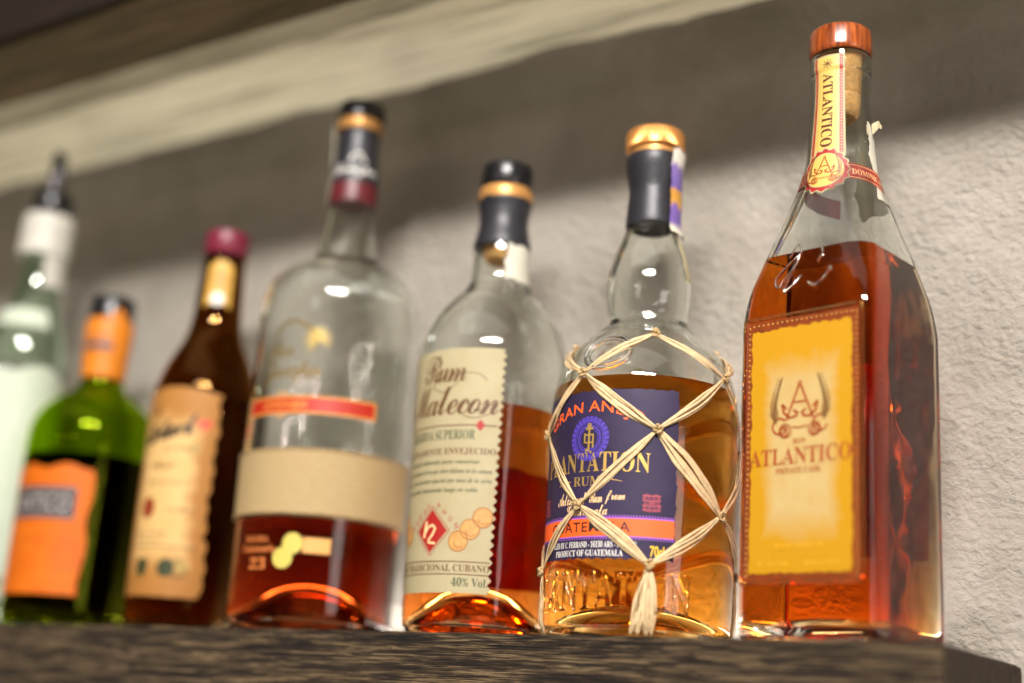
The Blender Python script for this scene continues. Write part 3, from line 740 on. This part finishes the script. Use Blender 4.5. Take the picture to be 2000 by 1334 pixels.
    def strand(a, b, wide, bulge=0.0):
        (pa, ha), (pb, hb) = a, b
        n = 20; k = 5 if wide > 2.5 else 3
        tw = rng.uniform(-.7, .7); lo, hi = rng.uniform(.1, .3), rng.uniform(.7, .95); bow = rng.uniform(-1.1, 1.1)
        for q in range(k):
            side = (q - (k - 1) / 2) / k + rng.uniform(-.06, .06); path, rr = [], []
            s2 = rng.uniform(0, 6); fw = rng.uniform(.7, 1.35); stray = rng.uniform(-.7, .7) if rng.random() < .35 else 0
            for i in range(n + 1):
                s = i / n; env = min(1, (s / .32)) ** .8 * min(1, ((1 - s) / .32)) ** .8 * .9 + .16
                h = ha + (hb - ha) * s; ph = pa + (pb - pa) * s
                dx, dh = rad(pb - pa) * 46, hb - ha; L_ = math.hypot(dx, dh) or 1
                o_ = side * wide * 1.55 * env * math.cos(tw * (s - .5) * 2) + (bow + stray) * math.sin(pi * s) + .18 * math.sin(s * 9 + s2) * env
                u_ = -dh / L_ * o_; v_ = dx / L_ * o_
                R = sh.at(h + v_)[0]; a_ = rad(ph) + u_ / R
                lift = .7 + .55 * (q % 2) + .5 * math.sin(s * 6 + s2) * env + bulge * math.sin(pi * s) + abs(math.sin(tw)) * side * 1.2
                lift = max(.35, lift)
                path.append(Vector(((R + lift) * math.cos(a_) * .001, (R + lift) * math.sin(a_) * .001, (h + v_) * .001)))
                rr.append(.001 * (wide / k * 1.02) * fw * (.42 + .58 * env) * (1 + .18 * math.sin(s * 13 + s2)))
            parts.append(tube(path, rr, 7, .34, lambda p: Vector((p.x, p.y, 0)).normalized()))
    net_knots = []
    def node(row, c): return (rows[row][1] + 90 * c + jit[(row, c % 4)][0], rows[row][0] + jit[(row, c % 4)][1])
    jit = {(r, c): ((0, 0) if c == 0 else (rng.uniform(-3, 3), rng.uniform(-2, 2))) for r in range(5) for c in range(4)}
    jit[(1, 1)] = (6, 2.2); jit[(3, 1)] = (0.7, -.8); jit[(2, 3)] = (2, 3); jit[(4, 3)] = (6, -2)
    for c in range(4):
        A = [node(r, c) for r in range(5)]
        n1, n1b = node(1, c), node(1, c + 1)
        strand(A[0], n1, 2.8, .6); strand(A[0], (n1b[0] if c < 3 else n1b[0] + 0, n1b[1]), 2.8, .6)
        strand(A[0], (n1[0] + 1, n1[1] + 1.5), 1.8, 1.6)
        strand(n1, A[2], 3.4); strand(node(1, c + 1), A[2], 3.0)
        strand(A[2], node(3, c), 3.0); strand(A[2], node(3, c + 1), 5.4 if c == 0 else 3.2)
        strand(node(3, c), A[4], 3.4); strand(node(3, c + 1), A[4], 3.2)
        pb = A[4][0] - 4
        strand(A[4], (pb - 5, 1.0), 3.0); strand(A[4], (pb - 1, 1.0), 3.6); strand(A[4], (pb + 4, 1.0), 3.4); strand(A[4], (pb + 7, 1.0), 2.2)
        net_knots += A
    net = mesh('raffia_net', *merged(parts), M['raffia'], t)
    for (ph, h) in net_knots:
        R = sh.at(h)[0] + 1.7; c0 = Vector((R * math.cos(rad(ph)) * .001, R * math.sin(rad(ph)) * .001, h * .001)); nn = Vector((math.cos(rad(ph)), math.sin(rad(ph)), 0)); tt = Vector((-nn.y, nn.x, 0)); kp = []
        for q in range(3):
            pts = []; r_ = .00125 + .0002 * q; ax = rng.uniform(0, pi); sq = rng.uniform(1.2, 1.7)
            for i in range(13):
                a = 2 * pi * i / 12 * .94 + q; x_, y_ = math.cos(a) * r_ * sq, math.sin(a) * r_ * .8
                d = tt * (x_ * math.cos(ax) - y_ * math.sin(ax)) + Vector((0, 0, 1)) * (x_ * math.sin(ax) + y_ * math.cos(ax))
                pts.append(c0 + d + nn * (.0007 * math.sin(2 * a + q) + .0003 * q))
            kp.append(tube(pts, [.0009 + .00035 * math.sin(i * 1.1 + q) for i in range(13)], 7, .7))
        for q in range(2):
            e = tt * rng.uniform(-1, 1) + Vector((0, 0, 1)) * rng.uniform(-1, 1)
            pts = [c0 + nn * .0008 + e * (.0032 * i / 5) + nn * (.0007 * math.sin(i * .6)) for i in range(6)]
            kp.append(tube(pts, [.0009 * (1 - i / 7) for i in range(6)], 6, .5))
        mesh('knot', *merged(kp), M['knot'], net)
netted_bottle()

# ------------------------------------------------------------------ clear bottle with cream label
def cream_bottle():
    t = thing('rum_bottle', 'clear bottle of russet rum with saw edged cream label and torn black capsule', 'bottle', (-0.0559, 0.0486, 0), G)
    sh = Shape([(3.5, 38.2, None), (8, 39.6, None), (32, 40.2, None), (95, 41.2, None), (140, 42.4, None), (152, 42.6, None), (161, 41.2, None), (170, 38.0, None), (179, 33.2, None), (187, 27.0, None), (193, 21.2, None), (199, 17.6, None), (207, 16.6, None), (220, 16.0, None), (235, 14.2, None), (250, 14.0, None), (257, 14.0, None)], 0, 8, 22.0, 2.8, 5.0)
    lv = 122
    bottle_glass(sh, lv, M['clear'], t); bottle_liquid(sh, lv, M['russet'], t)
    cpf = lambda k, h: 1.0
    cs = lathe('neck_capsule', [(14.4, 222), (16.6, 221.6), (16.2, 226), (14.6, 233), (14.1, 239), (14.9, 246), (15.8, 250), (15.2, 251.6), (14.1, 251.8)], M['capsule'], t, 4)
    for v in cs.data.vertices:
        if v.co.z > .248: v.co.z += .0022 * N(math.atan2(v.co.y, v.co.x) * 2.6, 1, 2)
        if v.co.z < .225: v.co.z += .0016 * N(math.atan2(v.co.y, v.co.x) * 3.1, 4, 2)
    lathe('gold_ring', [(13.9, 250.4), (15.6, 250.6), (15.9, 254), (15.2, 258), (13.9, 258.6)], M['copper'], t, 3)
    lathe('cap', [(0.1, 258.8), (14.6, 258.8), (15.0, 259.6), (15.0, 271.6), (14.4, 273), (13, 273.6), (0.1, 273.8)], M['black'], t)
    lathe('cork', [(0.1, 214), (8.6, 214), (10.6, 216), (11, 221), (11, 257), (0.1, 257)], M['cork'], t)
    P0 = on_round(sh, -84, 95)
    lab = label_patch('front_label', P0, -50, 27.6, 20.6, 151.0, M['cream'], t, .15, None, pinked(2.3, 4.6), None, None, 90, 220)
    Print(P0).text(script('Rum'), -22, 6.6, 132.5, 147.5, None, 0.0, .8).text(script('Malecon'), -34, 25.0, 114.5, 131.0, None, 0.0, .8).line(spline([(5, 139), (3, 133), (-6, 127), (-14, 131), (-4, 136), (12, 137), (18, 133)], 6), .4).line(spline([(22, 121), (20, 115), (12, 112.5), (6, 114)], 6), .5).build('script_lettering', M['ink_sepia'], lab, .24)
    Print(P0).rect(-46, 26, 36.4, 36.9, None, 40).rect(-46, 26, 29.9, 30.4, None, 40).text(serif('ESTILO TRADICIONAL CUBANO'), -46, 26, 31.6, 35.2, None, 0.0).build('origin_lettering', M['ink_brown'], lab, .24)
    Print(P0).text(serif('GENUINAMENTE ENVEJECIDO'), -42, 25.2, 92.6, 96.4, None, 0.0).build('ageing_lettering', M['ink_brown'], lab, .24)
    Print(P0).rect(-46, 25, 108.3, 108.9, None, 40).build('rule', M['ink_brown'], lab, .24)
    p = Print(P0).text(serif('RESERVA SUPERIOR'), -33, 13.5, 101.0, 106.2, None, 0.0)
    rows = ['especialmente elaborado para conservar', 'para los amantes del ron que saben disfrutar de los sabores', 'maduro y con caracter especial que nace de la caña', 'y envejecida lentamente luego en roble']
    for k, s in enumerate(rows): p.text(italic(s), -40 + 4 * (k % 2), 24 - 7 * (k in (0, 3)), 87.2 - 5.0 * k, 90.4 - 5.0 * k, None, 0.0)
    p.build('green_lettering', M['ink_green'], lab, .24)
    Print(P0).text(serif('40% Vol.'), 6.0, 25.6, 24.0, 28.6).build('strength_mark', M['ink_green'], lab, .24)
    dm = lambda cx, cy, a, b: [(cx - a, cy), (cx, cy - b), (cx + a, cy), (cx, cy + b)]
    Print(P0).poly(dm(16, 108.6, 2.6, 3.2)).build('red_lozenge', M['ink_red'], lab, .26)
    Print(P0).poly(dm(-8.6, 52.6, 10.2, 11.4)).build('red_diamond', M['ink_red'], lab, .26)
    p = Print(P0)
    for a, b in zip(dm(-8.6, 52.6, 11.6, 12.9), dm(-8.6, 52.6, 11.6, 12.9)[1:] + dm(-8.6, 52.6, 11.6, 12.9)[:1]): p.line([a, b], .4)
    for k, ch in enumerate('AÑEJO'):
        s = k / 4; x, y = -23.5 + 11.6 * s, 54.5 + 10.8 * s; p.text(ch, x - 1.2, x + 1.2, y - 1.3, y + 1.5)
    for k, ch in enumerate('AÑOS'):
        s = k / 3; x, y = -4.6 + 11.4 * s, 66.0 - 11.0 * s; p.text(ch, x - 1.2, x + 1.2, y - 1.3, y + 1.5)
    p.build('red_lettering', M['ink_red'], lab, .24)
    Print(P0).line([(-12.2, 57.6), (-13.6, 49.0)], 1.5).line([(-12.9, 51.5), (-10.6, 54.8), (-7.6, 55.6), (-5.8, 53.8), (-7.4, 50.8), (-10.4, 47.4)], 1.2).line([(-10.4, 46.6), (-5.4, 46.0)], 1.1).build('numeral', M['ink_peach'], lab, .32)
    for (a, b) in ((20.6, 59.8), (14.2, 53.4), (8.2, 47.2), (-30, 51), (-36, 57)):
        Print(P0).ring(a, b, 4.9, 5.5).ring(a + .8, b - .6, 2.6, 3.1, 30, pi, 1.8 * pi).build('cookie_outline', M['ink_cookie'], lab, .31)
        Print(P0).disc(a, b, 5.4).build('cookie_print', M['biscuit'], lab, .27 if a > 0 else .26)
    BP = on_round(sh, 88, 90)
    label_patch('back_label', BP, -38, 44, 30, 90, M['backred'], t, .15, None, None, None, lambda u: 9 * math.sin(u * .07) + 2 * N(u * .2, 1, 1), nu=40, nv=30)
    Q = on_round(sh, -14, 215)
    label_patch('torn_paper', Q, -9, 11, 199, 224, M['white'], t, .3, torn(31, 2, .2), torn(32, 2, .2), torn(33, 2, .3), None, 16, 24)
ink('ink_cookie', S(150, 94, 40))
M['biscuit'] = pbr('biscuit_print', S(193, 142, 78), 0.6, 0, 0.18, 420)
cream_bottle()

# ------------------------------------------------------------------ tall bottle with woven band
def woven_bottle():
    t = thing('rum_bottle', 'tall nearly empty clear bottle with woven palm band and thin red ribbon', 'bottle', (-0.1752, 0.0495, 0), G)
    sh = Shape([(3.5, 46.4, None), (8, 48.0, None), (55, 48.6, None), (104, 49.2, None), (142, 49.0, None), (170, 48.6, None), (190, 48.4, None), (200, 47.6, None), (209, 45.0, None), (216, 40.6, None), (221.5, 33.6, None), (225.5, 26.0, None), (229, 21.4, None), (235, 18.6, None), (250, 16.2, None), (267, 14.4, None), (285, 13.6, None), (315, 12.4, None)], 0, 8, 24.0, 3.0, 5.0)
    lv = 63
    bottle_glass(sh, lv, M['clear'], t); bottle_liquid(sh, lv, M['mahogany'], t)
    cs = lathe('neck_capsule', [(13.2, 281), (15.0, 281), (14.6, 290), (13.2, 305), (12.9, 316), (13.2, 318), (12.5, 319)], M['capsule'], t, 4)
    lathe('capsule_band', [(14.0, 268), (15.1, 268), (15.3, 270), (15.1, 280.8), (14.0, 280.8)], M['maroon'], cs)
    lathe('gold_ring', [(11.5, 318.8), (14.0, 318.8), (14.6, 320), (14.6, 325), (14, 326), (11.5, 326)], M['copper'], t)
    lathe('cap', [(0.1, 326.2), (14.6, 326.2), (15.3, 327), (15.3, 335.6), (14.6, 337.4), (13, 338), (0.1, 338.2)], M['black'], t)
    NS = on_round(sh, -50, 290)
    Print(NS).text(script('Zacapa'), -14, 13, 284, 292, None, 0.0, .85).line(spline([(-4, 293), (-2, 298), (2, 300), (4, 296), (6, 294)], 6), 1.0).build('capsule_lettering', M['ink_white'], cs, 2.1)
    Q = on_round(sh, -150, 300)
    label_patch('tax_strip', lambda u, v, o: Q(u, v, o + 1.6 + max(0, (v - 290) * .1)), -5, 7, 266, 322, M['white'], t, .3, torn(41, .8, .1), torn(42, .8, .1), None, torn(43, 1.5, .3), 10, 30)
    W = on_round(sh, -48.5, 85)
    vs, fs, n, m = [], [], 180, 8
    bd = label_patch('woven_band', lambda u, v, o: W(u, v, o), -pi * 49.05, pi * 49.05, 64.6, 101.0, M['weave'], t, 1.2, None, None, None, None, 220, 10)
    for hh in (64.6, 101.0):
        pts = [W(2 * pi * 49.05 * a / 90, hh, .9) for a in range(91)]
        mesh('band_hem', *tube(pts, [.0009] * 91, 7), M['weave'], bd)
    rb = label_patch('red_ribbon', W, -58, 27.5, 121.8, 132.4, M['ink_vermilion'], t, .3, nu=90, nv=3)
    p = Print(W).rect(-58, 27.5, 121.8, 122.9, None, 60).rect(-58, 27.5, 131.3, 132.4, None, 60).rect(26.4, 27.5, 121.8, 132.4)
    p.text(serif('CENTENARIO'), -44, -14, 124.6, 129.6, None, 0).ring(-30, 127.2, 6.8, 7.6, 30, .35 * pi, .65 * pi).ring(-30, 127.2, 6.8, 7.6, 30, 1.35 * pi, 1.65 * pi)
    p.build('ribbon_edging', M['ink_goldline'], rb, .42)
    Print(W).text(script('Ron'), -46, -25.5, 156.5, 166, None, 0.0, .85).text(script('Zacapa'), -48, -8, 139, 154.5, None, 0.0, .82).line(spline([(-40, 170), (-36, 176), (-28, 178), (-20, 175), (-14, 170), (-12, 162)], 6), 1.6).build('script_lettering', M['ink_darkgold'], t, .2)
    p = Print(W)
    for k in range(16):
        a = -.5 + k * .32
        p.line([(-12, 167), (-12 + 6 * math.cos(a), 167 + 6.5 * math.sin(a)), (-12 + 9.6 * math.cos(a) , 167 + 9.6 * math.sin(a) - 1.2)], 1.6, True)
    p.build('palm_print', M['ink_greygold'], t, .24)
    Print(W).text(serif('SOLERA'), -47, -29, 47.8, 51.4).text(serif('Centenario'), -49, -24, 42.2, 46.4).text(serif('23'), -41.5, -29.5, 32.6, 39.2).build('gold_lettering', M['ink_peach2'], t, .2)
    Print(W).disc(-13.8, 47.4, 6.0).disc(-19.0, 39.2, 6.0).build('medal_print', M['ink_medal'], t, .2)
    Print(W).rect(-7.6, 8, 42.4, 51.2).build('painted_reflection', M['ink_tan'], t, .2)  # tan rectangle painted on for a reflection in the glass
ink('ink_goldline', S(216, 150, 70)); ink('ink_peach2', S(216, 128, 66)); ink('ink_medal', S(196, 180, 84))
woven_bottle()

# ------------------------------------------------------------------ brown bottle with tan label
def brown_bottle():
    t = thing('rum_bottle', 'dark brown bottle with magenta cap and ragged tan paper label', 'bottle', (-0.2840, 0.0482, 0), G, (rad(0.4), rad(0.9), 0))
    sh = Shape([(3, 31.4, None), (7, 32.6, None), (95, 33.4, None), (136, 33.8, None), (150, 33.0, None), (160, 31.0, None), (170, 27.6, None), (179, 23.4, None), (187, 19.6, None), (196, 17.0, None), (208, 15.6, None), (225, 14.6, None), (247, 13.4, None)], 0, 8, 6.0, 2.8, 5.0)
    bottle_glass(sh, 150, M['brown'], t); bottle_liquid(sh, 150, M['darkrum'], t)
    lathe('cap', [(0.1, 247.5), (14.0, 247.5), (14.7, 248.4), (14.8, 261.6), (14.2, 263.4), (12.8, 264), (0.1, 264.2)], M['magenta'], t)
    NS = on_round(sh, -50, 225)
    lab2 = label_patch('neck_label', NS, -8.5, 8.5, 210, 242, M['neckgold'], t, .2, None, None, lambda u: -.05 * u * u + 2, lambda u: -.06 * u * u, 30, 30)
    Print(NS).ring(0, 228, 4.4, 5.2).ring(0, 228, 2.2, 2.8).build('neck_emblem', M['ink_burnt2'], lab2, .3)
    Print(NS).disc(0, 214.5, 4.4).build('pale_roundel', M['ink_white'], lab2, .3)
    P0 = on_round(sh, -72, 90)
    rag = lambda s: (lambda v: .8 * math.sin(v * .52 + s) + .6 * math.sin(v * .21 + 2 * s) + (2.6 if 20 < v < 55 else 0))
    lab = label_patch('front_label', P0, -36, 26.5, 19.6, 150.5, M['aged'], t, .2, None, rag(.4), torn(52, .6, .4), lambda u: -.004 * (u + 5) ** 2 + torn(53, .5, .3)(u), 60, 160)
    sl = lambda u, v: (u, v + .20 * u)
    Print(P0).text(script('Matusal'), -26, 13.5, 116.0, 129.5, lambda u, v: (u, v + .22 * (u + 6)), .035, .72).text('✶', -19.5, -13, 131, 138).build('script_lettering', M['ink_dark'], lab, .3)
    Print(P0).text(script('em'), 12.8, 22.5, 121.0, 129, lambda u, v: (u, v + .05 * u), .03, .75).build('red_lettering', M['ink_scarlet'], lab, .3)
    Print(P0).scrawl(-14, 2.5, 97.0, 5.0, .95, 51).scrawl(-16, 12, 87.6, 3.4, .7, 53, 1.3).scrawl(0, 18, 71, 3.4, .6, 55).scrawl(-24, 2, 56.4, 2.4, .55, 56).scrawl(-24, 2, 52.4, 2.2, .55, 57).rect(-34, 24, 49.2, 49.9, None, 30).scrawl(-6, 13, 109, 3.6, .7, 58).build('brown_print', M['ink_sepia'], lab, .3)
    Print(P0).disc(-13.2, 73.4, 6.6, .85).build('seal_print', M['ink_seal'], lab, .3)
    Print(P0).disc(14, 111.5, 3.4).build('gold_medal', M['ink_medal2'], lab, .34)
    Print(P0).disc(15.2, 38, 4.0).build('gold_medal', M['ink_medal2'], lab, .34)
    p = Print(P0).poly([(-16.6, 42), (-7.4, 42), (-7.2, 36), (-9.8, 30), (-12, 32.4), (-14.2, 30), (-16.8, 36)]).disc(5.6, 37, 5.6).ring(13.6, 36.8, 4.6, 5.6)
    p.build('green_crest', M['ink_crest'], lab, .3)
M['neckgold'] = pbr('gold_neck_paper', S(200, 154, 62), 0.5, 0, 0.15, 120)
ink('ink_medal2', S(164, 136, 70)); ink('ink_seal', S(136, 52, 22)); ink('ink_crest', S(52, 58, 28))
brown_bottle()

# ------------------------------------------------------------------ green bottle with orange label
def green_bottle():
    t = thing('liqueur_bottle', 'round shouldered green glass bottle with orange foil neck and orange label', 'bottle', (-0.387, 0.047, 0), G)
    sh = Shape([(3, 40.6, None), (8, 42.2, None), (60, 42.8, None), (112, 43.0, None), (124, 42.9, None), (134, 41.8, None), (142, 39.0, None), (149, 34.2, None), (155, 27.6, None), (160, 20.6, None), (165, 16.4, None), (171, 14.2, None), (200, 13.4, None), (214, 13.2, None)], 0, 8, 8.0, 2.8, 5.0)
    lv = 113
    bottle_glass(sh, lv, M['green'], t); bottle_liquid(sh, lv, M['blackrum'], t)
    fo = lathe('foil_neck', [(14.2, 171.5), (15.0, 171.5), (15.2, 180), (16.2, 198), (16.4, 208), (15.6, 213.4), (13.5, 213.8)], M['foil'], t, 3)
    NS = on_round(sh, -52, 200)
    Print(NS).rect(-12, 6, 190.5, 195.5, None, 14).rect(-9, 3, 199, 200.6, None, 10).build('foil_print', M['ink_slate'], fo, 3.0)
    Print(NS).poly([(2, 212), (12, 212), (11.4, 216), (7.4, 221.5), (3.2, 216)]).build('foil_peak', M['foil'], fo, 3.0)
    lathe('cap', [(0.1, 213.9), (14.4, 213.9), (15.4, 214.8), (15.5, 228.4), (14.6, 230.2), (0.1, 230.6)], M['black'], t)
    P0 = on_round(sh, -62, 60)
    lab = label_patch('front_label', P0, -48, 21.4, 19.5, 103.0, M['orange'], t, .2, None, lambda v: 1.1 * math.sin(v * .16) + torn(61, .8, .12)(v), torn(62, .6, .4), lambda u: 1.6 * math.sin(u * .21 + .6), 60, 60)
    Print(P0).rect(-40, 12.4, 68.0, 89.0, None, 30).build('name_panel', M['ink_slate'], lab, .3)
    p = Print(P0).rect(-40, 10.2, 71.4, 85.6, None, 30); p.build('name_field', M['ink_dark'], lab, .36)
    p = Print(P0).text('ANTICO', -34, 8.6, 73.2, 83.4, None, .01).rect(-40, 10.2, 85.8, 86.5, None, 30).rect(-40, 10.2, 70.6, 71.2, None, 30)
    p.build('name_lettering', M['ink_ash'], lab, .42)
    p = Print(P0).scrawl(-24, -3, 51.5, 5.0, .9, 61, 1.4).rect(-44, 13, 91.2, 91.7, None, 30).rect(-44, 13, 65.4, 65.9, None, 30)
    for k in range(4): p.scrawl(-24, -6, 45 - 4.5 * k, 1.6, .35, 70 + k)
    for k in range(4): p.ring(11, 45, 5 + 2 * k, 5.5 + 2 * k, 40)
    p.build('burnt_print', M['ink_burnt'], lab, .3)
M['blackrum'] = liquid('near_black_liqueur', (0.36, 0.24, 0.20), 110)
ink('ink_ash', S(176, 170, 164))
green_bottle()

# ------------------------------------------------------------------ pale bottle with pourer at the left edge
def pale_bottle():
    t = thing('spirit_bottle', 'pale greenish clear bottle with milky label and metal pourer, cut by the left edge', 'bottle', (-0.4795, 0.046, 0), G, (rad(0.9), rad(2.3), 0)); t.scale = (1, 1, 0.984)
    sh = Shape([(3, 34.4, None), (8, 36.0, None), (60, 34.4, None), (123, 31.4, None), (160, 30.2, None), (190, 29.6, None), (208, 27.6, None), (222, 23.6, None), (238, 18.6, None), (254, 15.2, None), (276, 13.8, None), (308, 13.6, None)], 0, 8, 8.0, 3.0, 12.0)
    bottle_glass(sh, 190, M['palegreen'], t); bottle_liquid(sh, 190, M['water'], t)
    P0 = on_round(sh, -30, 100)
    lab = label_patch('front_label', P0, -58, 46, 36, 186, M['milky'], t, .2, None, None, None, lambda u: 3 * math.sin(u * .12), 60, 60)
    p = Print(P0)
    for v in (96, 99): p.line(spline([(-30, v), (-10, v + 3), (6, v - 2), (24, v + 3), (45, v)], 8), .6)
    Print(P0).scrawl(-10, 30, 150, 5, .5, 81).scrawl(-10, 30, 138, 5, .5, 82).build('faint_lettering', M['ink_pale'], lab, .3)
    p.build('faint_print', M['ink_pale'], lab, .3)
    lathe('taped_neck', [(13.7, 277), (18.2, 276.4), (19.0, 281), (18.4, 290), (18.8, 299), (17.6, 308), (14.0, 309)], M['tape'], t, 3)
    Q = on_round(sh, 2, 265)
    label_patch('tape_end', lambda u, v, o: Q(u, v, o + 2.6), -8, 10, 252, 286, M['tape'], t, .3, None, None, torn(91, 2, .2), None, 16, 20)
    Q2 = on_round(sh, -40, 235)
    label_patch('shoulder_label', Q2, -24, 12, 218, 232, M['milky'], t, .3, None, None, None, None, 30, 10)
    pr = lathe('pourer_collar', [(0.1, 308.8), (13.4, 308.8), (14.6, 311), (14.4, 322), (12.6, 328), (8, 331), (0.1, 331.4)], M['black'], t)
    pts = [Vector((0.0, 0.0, .330)), Vector((0.0005, -.0004, .338)), Vector((.0018, -.0014, .346)), Vector((.0040, -.0034, .354)), Vector((.0062, -.0054, .360))]
    pts = [Vector(q) for q in spline([tuple(p) for p in pts], 6)]
    mesh('pour_spout', *tube(pts, [.0066 - .0022 * k / (len(pts) - 1) for k in range(len(pts))], 16), M['chrome'], pr)
M['water'] = liquid('clear_spirit', (0.95, 0.97, 0.95), 4)
pale_bottle()
